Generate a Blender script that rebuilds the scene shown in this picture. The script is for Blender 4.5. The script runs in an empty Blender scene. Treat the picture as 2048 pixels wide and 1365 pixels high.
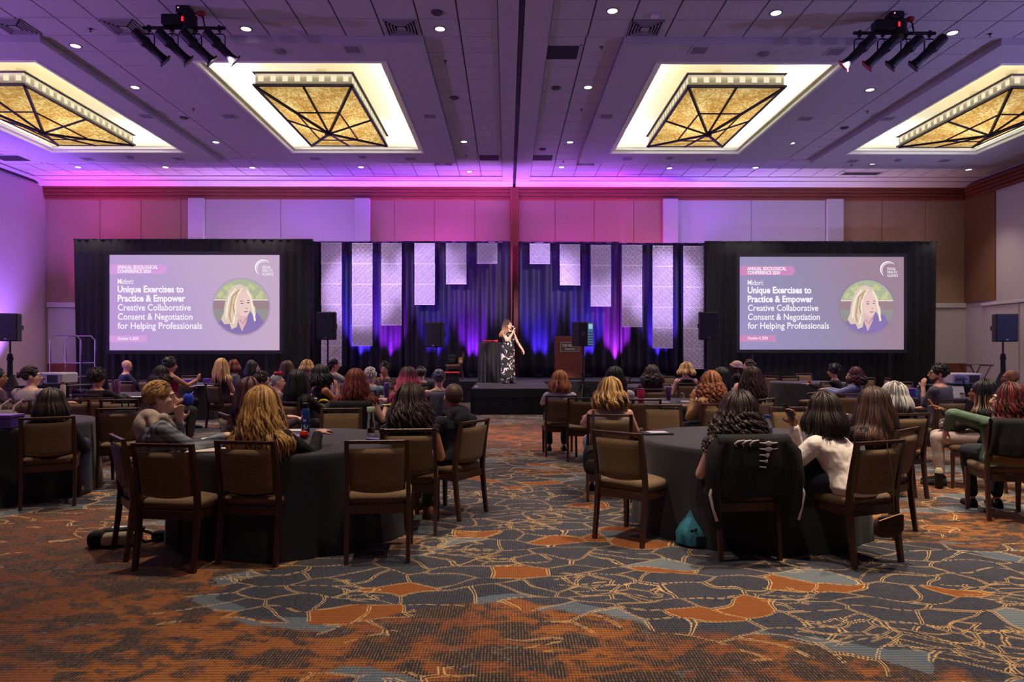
import bpy, math, random
from mathutils import Vector, Matrix
import numpy as np
R = math.radians; PI = math.pi; sin = math.sin; cos = math.cos
sc = bpy.context.scene; C = sc.collection
rnd = random.Random(7)

# ---------------------------------------------------------------- camera, world, exposure
F = 1365.0; CAMH = 1.5; YAW = math.atan(10 / F)
cd = bpy.data.cameras.new('camera'); cam = bpy.data.objects.new('camera', cd); C.objects.link(cam)
cd.sensor_width = 36; cd.lens = 24.0 * F / 1365.33
cam.location = (0, 0, CAMH); cam.rotation_euler = (PI / 2, 0, -YAW); cd.shift_y = 20.5 / 2048
cd.clip_end = 200; sc.camera = cam
w = bpy.data.worlds.new('world'); sc.world = w; w.use_nodes = True
w.node_tree.nodes['Background'].inputs[0].default_value = (.02, .015, .04, 1)
w.node_tree.nodes['Background'].inputs[1].default_value = .3
vs = sc.view_settings; vs.view_transform = 'Standard'; vs.look = 'None'; vs.gamma = 1; vs.use_curve_mapping = False
vs.exposure = 0.0
sc.cycles.use_denoising = True; sc.cycles.max_bounces = 5; sc.cycles.diffuse_bounces = 3; sc.cycles.glossy_bounces = 2
sc.cycles.transmission_bounces = 4; sc.cycles.transparent_max_bounces = 6; sc.cycles.caustics_reflective = False; sc.cycles.caustics_refractive = False
sc.cycles.sample_clamp_indirect = 3.0

def atD(px, D):
    u = (px - 1024) / F; return D * (u * cos(YAW) + sin(YAW)), D * (cos(YAW) - u * sin(YAW))
def at(px, py, z): return atD(px, F * (z - CAMH) / (703 - py))
def atY(px, Y):
    u = (px - 1024) / F; return atD(px, Y / (cos(YAW) - u * sin(YAW)))[0]
def zat(py, Y): return CAMH + (703 - py) * Y / F

def area(name, loc, rot, size, power, col, sy=None):
    l = bpy.data.lights.new(name, 'AREA'); l.energy = power; l.color = col; l.size = size
    if sy: l.shape = 'RECTANGLE'; l.size_y = sy
    o = bpy.data.objects.new(name, l); o.location = loc; o.rotation_euler = rot; C.objects.link(o); return o
def spot(name, loc, target, power, col, ang, blend=.5, rad=.04):
    l = bpy.data.lights.new(name, 'SPOT'); l.energy = power; l.color = col; l.spot_size = R(ang); l.spot_blend = blend; l.shadow_soft_size = rad
    o = bpy.data.objects.new(name, l); o.location = loc
    d = Vector(target) - Vector(loc); o.rotation_euler = d.to_track_quat('-Z', 'Y').to_euler(); C.objects.link(o); return o

PURPLE = (.42, .12, 1.0); VIOLET = (.30, .05, 1.0); MAGENTA = (1.0, .06, .62); BLUE = (.10, .03, 1.0); PINK = (1, .16, .55)
K = 1.0
WARM = (1.0, .84, .66)
# room downlights (one lamp in each fitting), those behind the camera too
DLSP = [(151, 91), (492, 57), (880, 57), (1225, 21), (1552, 25), (1905, 65), (270, 174), (1176, 174), (1740, 179), (432, 284), (928, 283), (1140, 284), (1583, 286), (156, 334), (505, 335), (722, 334), (1339, 336), (1511, 335), (1937, 339)]
for px, py in DLSP:
    x, y = at(px, py, 7.267); spot('downlight_lamp', (x, y, 7.24), (x, y, 0), 420 * K, (1, .82, .68), 74, .8, .08)
for x, y, p in ((.5, 5.2, 1700), (-1.6, 5.0, 950), (2.5, 5.3, 1250), (4.6, 5.6, 1200), (.6, 8.4, 900), (6.5, 7.8, 760), (9, 6, 760), (-8, 6, 600), (-3, 8.4, 760), (3.2, 8.6, 760), (-5.5, 7.8, 760), (.9, 3.2, 480)):
    spot('downlight_lamp', (x, y, 7.24), (x, y, 0), p * K, (1.0, .80, .60), 66, .8, .08)
# coffers: cove lighting of the four ceiling coffers
for fx in (-10.995, -4.2275, 4.765, 11.54):
    hw = 1.86
    for s in (-1, 1):
        area('cove', (fx + s * (hw + .12), 16.35, 7.36), (0, s * R(150), 0), .10, 95 * K, (1, .95, .78), 5.9)
    for s, yy in ((-1, 13.2), (1, 19.5)):
        area('cove', (fx, yy, 7.36), (-s * R(150), 0, 0), 3.6, 60 * K, (1, .95, .78), .10)
# LED uplights behind the drapes, on the back wall and left wall
BW = 23.2
for px, c, p, tz in ((190, (.95, .05, .5), 1900, 4.6), (255, (.9, .06, .45), 1600, 4.6), (340, (.8, .28, .6), 420, 5.0), (450, (.75, .5, .85), 700, 6.0), (570, (.6, .35, 1), 900, 6.4), (700, (.5, .22, 1), 1300, 6.8), (845, (.7, .10, 1), 1500, 6.8), (900, (.66, .10, 1), 1800, 6.8), (965, (.7, .06, 1), 700, 6.8), (1095, (.66, .08, 1), 1000, 6.8), (1160, (.8, .08, .85), 1300, 6.6), (1292, (1, .08, .6), 1000, 6.6), (1340, (.5, .28, 1), 900, 6.8), (1440, (.5, .35, 1), 800, 6.6), (1560, (.75, .65, .95), 500, 6.2), (1650, (.9, .75, .8), 300, 6.0), (1780, (1, .72, .45), 260, 5.4)):
    x = atY(px, BW); spot('wall_uplight', (x, 23.10, .9 if px < 300 else 2.6), (x, 23.5, tz), p * (1.5 if px < 300 else 1.25) * K, (c[0], c[1] * .75, min(1, c[2] * 1.25)), 44 if px < 300 else 84, .95, .1)
for px, c, p in ((170, (.5, .14, 1), 450), (330, (.42, .12, 1), 300), (560, (.36, .08, 1), 400), (760, (.36, .08, 1), 600), (900, (.5, .12, 1), 1100), (985, (.60, .2, 1), 1300), (1090, (.5, .14, 1), 1300), (1250, (.4, .08, 1), 800), (1450, (.25, .08, 1), 420)):
    x = atY(px, 21.6); spot('ceiling_uplight', (x, 22.62, 4.6), (x, 21.8, 7.3), p * .30 * K, c, 125, .8, .1)
for y, p in ((20.6, 4600), (16.5, 2600), (12.5, 2600)):
    spot('wall_uplight', (-15.3, y, .3), (-15.75, y, 5.0), p * K, (.34, .12, 1), 80, .9, .1)
# added violet fill lamps, unseen, washing the ceiling from beside and behind the camera
for x, y, p, c in ((-14.5, 4, 1100, (.50, .26, .95)), (-14.5, 9.5, 1500, (.50, .22, 1)), (14.5, 4, 900, (.40, .34, .95)), (14.5, 10, 1300, (.36, .34, .95)), (-5, -3.5, 420, (.62, .38, .8)), (5, -3.5, 420, (.6, .42, .85)), (14.8, 17, 500, (.45, .42, .9))):
    spot('ceiling_fill', (x, y, 2.2), (x * .5, y + 6, 7.2), p * K, c, 100, .9, .2)
# uplights at the foot of the stage drape
for px, c, p in ((716, BLUE, 1500), (776, (.4, .02, .9), 800), (868, BLUE, 500), (943, (.32, .02, .9), 900), (1080, BLUE, 700), (1176, BLUE, 1100), (1236, (.55, .03, .9), 1100), (1326, BLUE, 1100)):
    x = atY(px, 22.42); spot('drape_uplight', (x, 22.40, .80), (x, 22.9, 2.6), p * 5.5 * K, c, 50, .9, .05)
# ellipsoidals from the two ceiling rigs, with an added aisle beam at each
PC = atD(1019, 18.5)
for rx, ry in (at(370, 20, 6.7), at(1789, 30, 6.7)):
    spot('ellipsoidal', (rx, ry + .5, 6.5), (PC[0], PC[1], 1.45), 5200 * K, (1, .84, .74), 9, .35, .05)
    spot('ellipsoidal', (rx, ry + .5, 6.5), (.1, 12.0, 0), 1100 * K, (1, .55, .62), 22, .9, .05)  # added beam for the pink stage spill on the aisle, beyond the rig's heads
    for px in (720, 860, 985, 1070, 1190, 1330):
        tx = atY(px, 22.35); spot('ellipsoidal', (rx, ry + .5, 6.5), (tx, 22.35, 3.9 if 800 < px < 1250 else 3.5), (7000 if (px - 1024) * rx > 0 else 1300) * K, (.76, .54, 1.0), 14, .7, .03)
# chandelier glow
for fx in (-10.75, -4.135, 4.68, 11.30):
    area('chandelier_glow', (fx, 15.9, 6.52), (0, 0, 0), 1.6, 110 * K, (1, .72, .42), 3.4)

# ---------------------------------------------------------------- materials
MATS = {}
def lin(c):
    return tuple(((v / 255) / 12.92 if v / 255 <= .04045 else ((v / 255 + .055) / 1.055) ** 2.4) for v in c)
def M(name, col=(.5, .5, .5), rough=.6, metal=0, emit=None, estr=0, nscale=0, namt=.15, bump=0, bscale=80, alpha=1, trans=0, sheen=0, ior=1.45, coat=0, stretch=None):
    if name in MATS: return MATS[name]
    m = bpy.data.materials.new(name); m.use_nodes = True; nt = m.node_tree; b = nt.nodes['Principled BSDF']
    b.inputs['Base Color'].default_value = (*col, 1); b.inputs['Roughness'].default_value = rough; b.inputs['Metallic'].default_value = metal
    b.inputs['IOR'].default_value = ior; b.inputs['Transmission Weight'].default_value = trans; b.inputs['Sheen Weight'].default_value = sheen
    b.inputs['Coat Weight'].default_value = coat; b.inputs['Alpha'].default_value = alpha
    if emit: b.inputs['Emission Color'].default_value = (*emit, 1); b.inputs['Emission Strength'].default_value = estr
    tc = nt.nodes.new('ShaderNodeTexCoord')
    mp = nt.nodes.new('ShaderNodeMapping'); nt.links.new(tc.outputs['Object'], mp.inputs[0])
    if stretch: mp.inputs['Scale'].default_value = stretch
    if nscale:
        n = nt.nodes.new('ShaderNodeTexNoise'); n.inputs['Scale'].default_value = nscale; n.inputs['Detail'].default_value = 4
        nt.links.new(mp.outputs[0], n.inputs[0])
        r = nt.nodes.new('ShaderNodeMapRange'); r.inputs[3].default_value = 1 - namt * 2; r.inputs[4].default_value = 1 + namt * 2
        nt.links.new(n.outputs[0], r.inputs[0])
        mx = nt.nodes.new('ShaderNodeVectorMath'); mx.operation = 'SCALE'; mx.inputs[0].default_value = col
        nt.links.new(r.outputs[0], mx.inputs['Scale']); nt.links.new(mx.outputs[0], b.inputs['Base Color'])
    if bump:
        n = nt.nodes.new('ShaderNodeTexNoise'); n.inputs['Scale'].default_value = bscale; nt.links.new(mp.outputs[0], n.inputs[0])
        bp = nt.nodes.new('ShaderNodeBump'); bp.inputs['Strength'].default_value = bump; bp.inputs['Distance'].default_value = .01
        nt.links.new(n.outputs[0], bp.inputs['Height']); nt.links.new(bp.outputs[0], b.inputs['Normal'])
    MATS[name] = m; return m
def E(name, rgb, s=1.0):
    """a screen / lamp surface: rgb as displayed 0-255"""
    if name in MATS: return MATS[name]
    m = bpy.data.materials.new(name); m.use_nodes = True; nt = m.node_tree; nt.nodes.clear()
    o = nt.nodes.new('ShaderNodeOutputMaterial'); e = nt.nodes.new('ShaderNodeEmission'); e.inputs[0].default_value = (*lin(rgb), 1); e.inputs[1].default_value = s
    nt.links.new(e.outputs[0], o.inputs[0]); MATS[name] = m; return m
def fab(name, rgb, rough=.85, **k): return M(name, lin(rgb), rough, nscale=k.pop('nscale', 30), namt=k.pop('namt', .12), bump=k.pop('bump', .15), bscale=220, **k)

# ---------------------------------------------------------------- mesh building
class MB:
    def __init__(s): s.v = []; s.f = []; s.c = []
    def add(s, vs, fs, col=None):
        n = len(s.v); s.v += [tuple(p) for p in vs]; s.f += [tuple(i + n for i in q) for q in fs]
        s.c += [col or (1, 1, 1)] * len(vs) if not (col and isinstance(col[0], (tuple, list))) else list(col); return s
    def box(s, x0, x1, y0, y1, z0, z1, bev=0):
        if bev:
            b = bev; P = []; 
            for (z, i) in ((z0, b), (z0 + b, 0), (z1 - b, 0), (z1, b)):
                a0, a1, c0, c1 = x0 + i, x1 - i, y0 + i, y1 - i; k = b if i == 0 else b * .4
                P.append([(a0 + k, c0, z), (a1 - k, c0, z), (a1, c0 + k, z), (a1, c1 - k, z), (a1 - k, c1, z), (a0 + k, c1, z), (a0, c1 - k, z), (a0, c0 + k, z)])
            return s.loft(P)
        v = [(x, y, z) for z in (z0, z1) for y in (y0, y1) for x in (x0, x1)]
        return s.add(v, [(0, 2, 3, 1), (4, 5, 7, 6), (0, 1, 5, 4), (2, 6, 7, 3), (0, 4, 6, 2), (1, 3, 7, 5)])
    def loft(s, rings, cap=True, cols=None):
        n = len(rings[0]); v = [p for r in rings for p in r]; f = []
        for i in range(len(rings) - 1):
            for j in range(n): f.append((i * n + j, i * n + (j + 1) % n, (i + 1) * n + (j + 1) % n, (i + 1) * n + j))
        if cap: f.append(tuple(range(n - 1, -1, -1))); f.append(tuple((len(rings) - 1) * n + j for j in range(n)))
        return s.add(v, f, cols)
    def tube(s, pts, r, n=8, cols=None, flat=1.0):
        pts = [Vector(p) for p in pts]; rs = r if isinstance(r, (list, tuple)) else [r] * len(pts); rings = []
        t0 = (pts[1] - pts[0]).normalized(); up = Vector((0, 0, 1)) if abs(t0.z) < .9 else Vector((1, 0, 0)); N = (up - t0 * up.dot(t0)).normalized()
        for i, p in enumerate(pts):
            t = (pts[min(i + 1, len(pts) - 1)] - pts[max(i - 1, 0)])
            if t.length < 1e-9: t = t0
            t = t.normalized(); N = (N - t * N.dot(t)); N = N.normalized() if N.length > 1e-6 else t.orthogonal().normalized(); B = t.cross(N)
            rings.append([tuple(p + (N * cos(2 * PI * k / n) * flat + B * sin(2 * PI * k / n)) * rs[i]) for k in range(n)])
        cc = None
        if cols: cc = [cols[i] for i in range(len(pts)) for _ in range(n)]
        return s.loft(rings, True, cc)
    def cyl(s, x, y, z0, z1, r0, r1=None, n=20):
        r1 = r0 if r1 is None else r1
        return s.loft([[(x + r0 * cos(2 * PI * k / n), y + r0 * sin(2 * PI * k / n), z0) for k in range(n)], [(x + r1 * cos(2 * PI * k / n), y + r1 * sin(2 * PI * k / n), z1) for k in range(n)]])
    def lathe(s, prof, x=0, y=0, n=24, cols=None):
        return s.loft([[(x + r * cos(2 * PI * k / n), y + r * sin(2 * PI * k / n), z) for k in range(n)] for (r, z) in prof], True, [c for c in cols for _ in range(n)] if cols else None)
    def ell(s, c, r, n=14, m=9, rot=None, col=None):
        v = []; f = []; c = Vector(c)
        for i in range(m + 1):
            t = PI * i / m
            for k in range(n):
                p = Vector((r[0] * sin(t) * cos(2 * PI * k / n), r[1] * sin(t) * sin(2 * PI * k / n), -r[2] * cos(t)))
                if rot is not None: p = rot @ p
                if i in (0, m):
                    if k == 0: v.append(tuple(c + p))
                else: v.append(tuple(c + p))
        def idx(i, k): return 0 if i == 0 else (len(v) - 1 if i == m else 1 + (i - 1) * n + k % n)
        for i in range(m):
            for k in range(n):
                q = [idx(i, k), idx(i, k + 1), idx(i + 1, k + 1), idx(i + 1, k)]
                q = list(dict.fromkeys(q)); f.append(tuple(q))
        return s.add(v, f, col)
    def cap(s, p0, p1, r0, r1, n=12, m=4):
        p0 = Vector(p0); p1 = Vector(p1); d = (p1 - p0); L = d.length or 1e-6; d.normalize(); pts = []; rs = []
        for i in range(m + 1):
            a = PI / 2 * i / m; pts.append(p0 - d * r0 * cos(a)); rs.append(max(r0 * sin(a), r0 * .04))
        for i in range(m + 1):
            a = PI / 2 * i / m; pts.append(p1 + d * r1 * sin(a)); rs.append(max(r1 * cos(a), r1 * .04))
        return s.tube(pts, rs, n)
    def prism(s, poly, y0, y1):
        """poly in x,z; extruded in y"""
        n = len(poly); v = [(x, y0, z) for x, z in poly] + [(x, y1, z) for x, z in poly]
        f = [tuple(range(n)), tuple(range(2 * n - 1, n - 1, -1))] + [(i, i + n, (i + 1) % n + n, (i + 1) % n) for i in range(n)]
        return s.add(v, f)
    def quad(s, a, b, c, d): return s.add([a, b, c, d], [(0, 1, 2, 3)])
    def bar(s, p0, p1, wd, th):
        """flat bar in the xz plane lying on y=0, sticking out to -y"""
        d = Vector((p1[0] - p0[0], p1[1] - p0[1])); L = d.length; d /= L; n = Vector((-d.y, d.x)) * wd / 2
        a = [(p0[0] - n.x, p0[1] - n.y), (p1[0] - n.x, p1[1] - n.y), (p1[0] + n.x, p1[1] + n.y), (p0[0] + n.x, p0[1] + n.y)]
        v = [(x, 0, z) for x, z in a] + [(x * 1, -th, z) for x, z in a]
        return s.add(v, [(4, 5, 6, 7), (0, 1, 5, 4), (1, 2, 6, 5), (2, 3, 7, 6), (3, 0, 4, 7)])
    def xf(s, mat):
        s.v = [tuple(mat @ Vector(p)) for p in s.v]; return s
    def mesh(s, name, mat, smooth=True, col=False):
        me = bpy.data.meshes.new(name); me.from_pydata(s.v, [], s.f)
        if col:
            a = me.color_attributes.new('tint', 'FLOAT_COLOR', 'POINT'); a.data.foreach_set('color', np.array([(*c, 1) for c in s.c], dtype=np.float32).ravel())
        for m in (mat if isinstance(mat, (list, tuple)) else [mat]): me.materials.append(m)
        if smooth: me.polygons.foreach_set('use_smooth', [True] * len(me.polygons))
        me.update(); return me
    def build(s, name, mat, parent=None, smooth=False, col=False, ang=None):
        o = bpy.data.objects.new(name, s.mesh(name, mat, smooth, col)); C.objects.link(o)
        if parent: o.parent = parent
        if smooth and ang: o.data.set_sharp_from_angle(angle=R(ang))
        return o
def tag(o, label, cat, group=None, kind=None):
    o['label'] = label; o['category'] = cat
    if group: o['group'] = group
    if kind: o['kind'] = kind
    return o
def thing(name, label, cat, loc=(0, 0, 0), rz=0, group=None):
    o = bpy.data.objects.new(name, None); C.objects.link(o); o.location = loc; o.rotation_euler = (0, 0, rz); o.empty_display_size = .1
    return tag(o, label, cat, group)
def struct(o): o['kind'] = 'structure'; return o
def copyto(src, parent=None, loc=None, rz=None):
    o = src.copy(); C.objects.link(o); o.parent = parent
    if loc is not None: o.location = loc
    if rz is not None: o.rotation_euler = (0, 0, rz)
    return o
def copy_tree(src, loc, rz, label):
    o = copyto(src, None, loc, rz); o['label'] = label
    for ch in src.children:
        c = copyto(ch, o)
        for g in ch.children: copyto(g, c)
    return o
REMESH = []
def blob(mb, name, mat, parent, voxel=.015, smooth=4, wrinkle=0, wsize=.09):
    o = mb.build(name, mat, parent, True)
    m = o.modifiers.new('r', 'REMESH'); m.mode = 'VOXEL'; m.voxel_size = voxel; m.use_smooth_shade = True
    s = o.modifiers.new('s', 'SMOOTH'); s.iterations = smooth; s.factor = .5
    if wrinkle:
        t = bpy.data.textures.get('w%g' % wsize) or bpy.data.textures.new('w%g' % wsize, 'CLOUDS'); t.noise_scale = wsize
        d = o.modifiers.new('d', 'DISPLACE'); d.texture = t; d.strength = wrinkle; d.mid_level = .45; d.texture_coords = 'GLOBAL'
    REMESH.append(o); return o
def bake():
    bpy.context.view_layer.update(); dg = bpy.context.evaluated_depsgraph_get()
    for o in REMESH:
        me = bpy.data.meshes.new_from_object(o.evaluated_get(dg)); nm = o.data.name; o.modifiers.clear(); o.data = me
        me.polygons.foreach_set('use_smooth', [True] * len(me.polygons))
# ---------------------------------------------------------------- room
CZ = 7.267; RZ = 7.137; BY = 23.5; LX = -15.8; RX = 15.85; Y0 = -5.0; TW = .695; TD = .6625
def carpet():
    m = bpy.data.materials.new('carpet'); m.use_nodes = True; nt = m.node_tree; N = nt.nodes; L = nt.links; b = N['Principled BSDF']
    tc = N.new('ShaderNodeTexCoord')
    def mth(op, a, bb=None, c=None, cl=False):
        n = N.new('ShaderNodeMath'); n.operation = op; n.use_clamp = cl
        for i, q in enumerate((a, bb, c)):
            if q is None: continue
            if isinstance(q, (int, float)): n.inputs[i].default_value = q
            else: L.new(q, n.inputs[i])
        return n.outputs[0]
    def mix(fac, a, bb):
        n = N.new('ShaderNodeMix'); n.data_type = 'RGBA'
        if isinstance(fac, (int, float)): n.inputs[0].default_value = fac
        else: L.new(fac, n.inputs[0])
        for q, i in ((a, 6), (bb, 7)):
            if isinstance(q, tuple): n.inputs[i].default_value = (*q, 1)
            else: L.new(q, n.inputs[i])
        return n.outputs[2]
    def mapr(x, a0, a1, b0=0, b1=1):
        n = N.new('ShaderNodeMapRange'); L.new(x, n.inputs[0])
        for i, q in enumerate((a0, a1, b0, b1)): n.inputs[i + 1].default_value = q
        return n.outputs[0]
    def mapp(vec, sc_, loc=(0, 0, 0)):
        n = N.new('ShaderNodeMapping'); L.new(vec, n.inputs[0]); n.inputs['Scale'].default_value = sc_; n.inputs['Location'].default_value = loc; return n.outputs[0]
    def noise(vec, s, d=2, o='Fac', dist=0):
        n = N.new('ShaderNodeTexNoise'); L.new(vec, n.inputs[0]); n.inputs['Scale'].default_value = s; n.inputs['Detail'].default_value = d; n.inputs['Distortion'].default_value = dist; return n.outputs[o]
    P = tc.outputs['Object']; sep = N.new('ShaderNodeSeparateXYZ'); L.new(P, sep.inputs[0]); X, Y = sep.outputs[0], sep.outputs[1]
    # warped coordinates
    w1 = noise(P, 2.6, .6, 'Color'); sub = N.new('ShaderNodeVectorMath'); sub.operation = 'SUBTRACT'; L.new(w1, sub.inputs[0]); sub.inputs[1].default_value = (.5, .5, .5)
    scl = N.new('ShaderNodeVectorMath'); scl.operation = 'SCALE'; L.new(sub.outputs[0], scl.inputs[0]); scl.inputs['Scale'].default_value = .36
    add = N.new('ShaderNodeVectorMath'); L.new(P, add.inputs[0]); L.new(scl.outputs[0], add.inputs[1]); W = add.outputs[0]
    snp = N.new('ShaderNodeVectorMath'); snp.operation = 'SNAP'; L.new(W, snp.inputs[0]); snp.inputs[1].default_value = (.006, .006, .006); Wq = snp.outputs[0]
    def vor(vec, s, feat, out, loc=(0, 0, 0)):
        n = N.new('ShaderNodeTexVoronoi'); n.voronoi_dimensions = '2D'; n.feature = feat; L.new(mapp(vec, (1, 1.75, 1), loc), n.inputs['Vector']); n.inputs['Scale'].default_value = s; return n.outputs[out]
    def lines(s, wd, loc=(0, 0, 0)):
        d = vor(Wq, s, 'DISTANCE_TO_EDGE', 'Distance', loc)
        a = mth('ABSOLUTE', mth('SUBTRACT', d, wd * 1.9)); return mth('LESS_THAN', a, wd * .7)
    l1 = lines(2.9, .0150); l2 = lines(5.6, .028, (3.3, 1.7, 0))
    c1 = vor(Wq, 2.9, 'F1', 'Color'); s1 = N.new('ShaderNodeSeparateColor'); L.new(c1, s1.inputs[0])
    # region mask: slate fields versus rust fields
    big = noise(mapp(P, (.42, .5, 1), (3.1, 7.7, 0)), 1.0, 3, 'Fac', .5)
    def bl(cx, cy, rx, ry, s):
        a = mth('POWER', mth('DIVIDE', mth('SUBTRACT', X, cx), rx), 2); c = mth('POWER', mth('DIVIDE', mth('SUBTRACT', Y, cy), ry), 2)
        return mth('MULTIPLY', mth('EXPONENT', mth('MULTIPLY', mth('ADD', a, c), -1)), s)
    field = mth('ADD', mth('MULTIPLY', mth('SUBTRACT', big, .5), 1.7), .02)
    for q in ((-1.0, 4.15, .95, .45, .75), (1.6, 4.6, 2.0, .85, .8), (3.3, 4.1, 1.6, .5, .6), (.4, 7.0, 1.4, 1.1, .7), (-.6, 3.0, .45, .3, .4), (-3.2, 3.6, 2.0, 1.4, -.9), (.15, 3.2, 1.1, .45, -.55), (4.3, 5.6, 1.5, .7, -.6), (-.05, 3.85, .7, .3, -.5), (.2, 11.5, 1.3, 2.2, -.5), (1.2, 3.1, .8, .4, -.35), (.3, 15, 1.5, 1, .5)):
        field = mth('ADD', field, bl(*q))
    det = noise(P, 3.5, 4, 'Fac', .4); field = mth('ADD', field, mth('MULTIPLY', mth('SUBTRACT', det, .5), .35))
    slate = mapr(field, -.03, .03)
    # rust base with dark mottling
    mot = noise(mapp(P, (1, 1.6, 1)), 4.2, 5, 'Fac', .8); mo2 = noise(P, 1.4, 2)
    hue = noise(P, .8, 2)
    rust = mix(mapr(hue, .38, .62), (.19, .046, .020), (.36, .115, .020))
    rust = mix(mapr(mth('ADD', X, mth('MULTIPLY', hue, 1.5)), -3.0, -.8), (.125, .032, .022), rust)
    rust = mix(mapr(mth('ADD', mot, mth('MULTIPLY', mo2, .35)), .63, .72), rust, (.030, .026, .032))
    fm = noise(mapp(P, (1, 1.8, 1)), 11, 4, 'Fac', 1.2); rust = mix(mth('MULTIPLY', mapr(fm, .55, .62), .8), rust, (.040, .030, .034))
    rust = mix(mth('MULTIPLY', mth('LESS_THAN', fm, .37), mapr(mo2, .45, .6)), rust, (.13, .15, .17))
    sl = mix(mapr(noise(P, 2.0, 2), .35, .65), (.018, .034, .064), (.032, .050, .086))
    oc = mth('LESS_THAN', s1.outputs[0], .09); sl = mix(oc, sl, (.30, .085, .016))
    pb = mth('LESS_THAN', s1.outputs[1], .045); sl = mix(pb, sl, (.16, .21, .25))
    edge = mth('MULTIPLY', mth('LESS_THAN', mth('ABSOLUTE', field), .13), mth('LESS_THAN', s1.outputs[2], .42)); base = mix(slate, rust, sl); base = mix(edge, base, (.10, .155, .21))
    # lines: everywhere on slate, partly on rust near slate
    near = mth('GREATER_THAN', mth('ADD', field, mth('MULTIPLY', mth('SUBTRACT', noise(P, 2.2, 1), .45), 1.4)), -.16)
    lm = mth('MULTIPLY', l1, near); l2m = mth('MULTIPLY', l2, mth('MULTIPLY', mth('GREATER_THAN', noise(P, 1.3, 1), .58), mth('GREATER_THAN', field, -.1)))
    lm = mth('MAXIMUM', lm, l2m)
    lcol = mix(noise(P, .9, 1), (.74, .42, .13), (.66, .50, .25))
    # weave
    sx = mth('SINE', mth('MULTIPLY', X, 2 * PI / .016)); sy = mth('SINE', mth('MULTIPLY', Y, 2 * PI / .026))
    yarn = mth('GREATER_THAN', sx, .45); jit = noise(mapp(P, (75, 25, 1)), 1.0, 1)
    base2 = mix(mth('MULTIPLY', mth('MULTIPLY', yarn, mapr(jit, .3, .62)), mapr(slate, 0, 1, .66, .34)), base, (.42, .24, .09))
    base2 = mix(mth('MULTIPLY', mth('GREATER_THAN', sy, .55), .55), base2, (.018, .015, .018))
    col = mix(mth('MULTIPLY', lm, .85), base2, lcol)
    L.new(col, b.inputs['Base Color']); b.inputs['Roughness'].default_value = .95; b.inputs['Sheen Weight'].default_value = .1
    b.inputs['Specular IOR Level'].default_value = .15
    bp = N.new('ShaderNodeBump'); bp.inputs['Strength'].default_value = .25; bp.inputs['Distance'].default_value = .004
    L.new(mth('ADD', sx, mth('MULTIPLY', sy, .7)), bp.inputs['Height']); L.new(bp.outputs[0], b.inputs['Normal'])
    return m
struct(MB().box(LX - .3, RX + .3, Y0, BY + .3, -.2, 0).build('floor', carpet()))

tile_m = M('ceiling_tile', lin((178, 172, 176)), .9, nscale=14, namt=.04, bump=.12, bscale=160)
gyp = M('gypsum', lin((176, 170, 178)), .85, nscale=3, namt=.03)
grid_m = M('ceiling_grid', lin((96, 90, 100)), .7)
cofm = M('coffer_white', lin((236, 236, 218)), .8)
SL = MB()
def slab(x0, x1, y0, y1, z0=CZ + .02, z1=CZ + .25): SL.box(x0, x1, y0, y1, z0, z1)
BAYS = [(-14.07, -8.51, -12.86, -9.13, -10.75), (-7.12, -1.54, -6.09, -2.365, -4.135), (2.15, 7.71, 2.93, 6.60, 4.68), (9.1, 14.66, 9.68, 13.40, 11.30)]
BF, BB = 12.5, 20.45; OF, OB = 13.3, 19.4
slab(LX - .3, RX + .3, Y0, BF); slab(LX - .3, RX + .3, BB, BY + .3)
xs = [LX - .3] + [v for b in BAYS for v in b[:2]] + [RX + .3]
for i in range(0, len(xs), 2): slab(xs[i], xs[i + 1], BF, BB)
ceil = struct(SL.build('ceiling', grid_m))
tiles = []
def strip(x0, nx, y0, ny, tw=TW):
    for i in range(nx):
        for j in range(ny): tiles.append((x0 + tw * i, y0 + TD * j, tw))
def sx_(x0, x1): n = max(1, round((x1 - x0) / TW)); return n, (x1 - x0) / n
for (x0, x1) in ((-15.46, -14.07), (-8.51, -7.12), (-1.54, -.15), (.76, 2.15), (7.71, 9.1), (14.66, 15.7)):
    n, t = sx_(x0, x1); strip(x0, n, BF, 12, t)
for (x0, x1) in ((-15.46, -.15), (.76, 15.7)):
    n, t = sx_(x0, x1)
    strip(x0, n, BB, 3, t); strip(x0, n, BF - TD * 3, 3, t)
black_tiles = [(1092, 78, 1154, 132), (960, 305, 1000, 326), (1066, 305, 1106, 326)]
tiles.sort(key=lambda t: -(1 if (abs(t[0]) < t[1] * .77) else 0) * 100 + t[1])
TG = .014; tm = MB().box(TG, TW - TG, TG, TD - TG, CZ - .004, CZ + .03).mesh('ceiling_tile', tile_m, False)
TMS = {round(TW, 3): tm}; rest = MB()
for k, (x, y, t) in enumerate(tiles):
    if k < 296:
        key = round(t, 3)
        if key not in TMS: TMS[key] = MB().box(TG, t - TG, TG, TD - TG, CZ - .004, CZ + .03).mesh('ceiling_tile', tile_m, False)
        o = bpy.data.objects.new('ceiling_tile', TMS[key]); C.objects.link(o); o.parent = ceil; o.location = (x, y, rnd.uniform(-.0015, .0015))
    else: rest.box(x + TG, x + t - TG, y + TG, y + TD - TG, CZ - .004, CZ + .03)
for (x0, x1) in ((-15.46, -.15), (.76, 15.7)):
    n, t = sx_(x0, x1)
    for i in range(n):
        for j in range(4, 20): rest.box(x0 + t * i + TG, x0 + t * (i + 1) - TG, BF - TD * j + TG, BF - TD * (j - 1) - TG, CZ - .004, CZ + .03)
o = rest.build('ceiling_tile', tile_m, ceil); o['kind'] = 'stuff'
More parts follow.
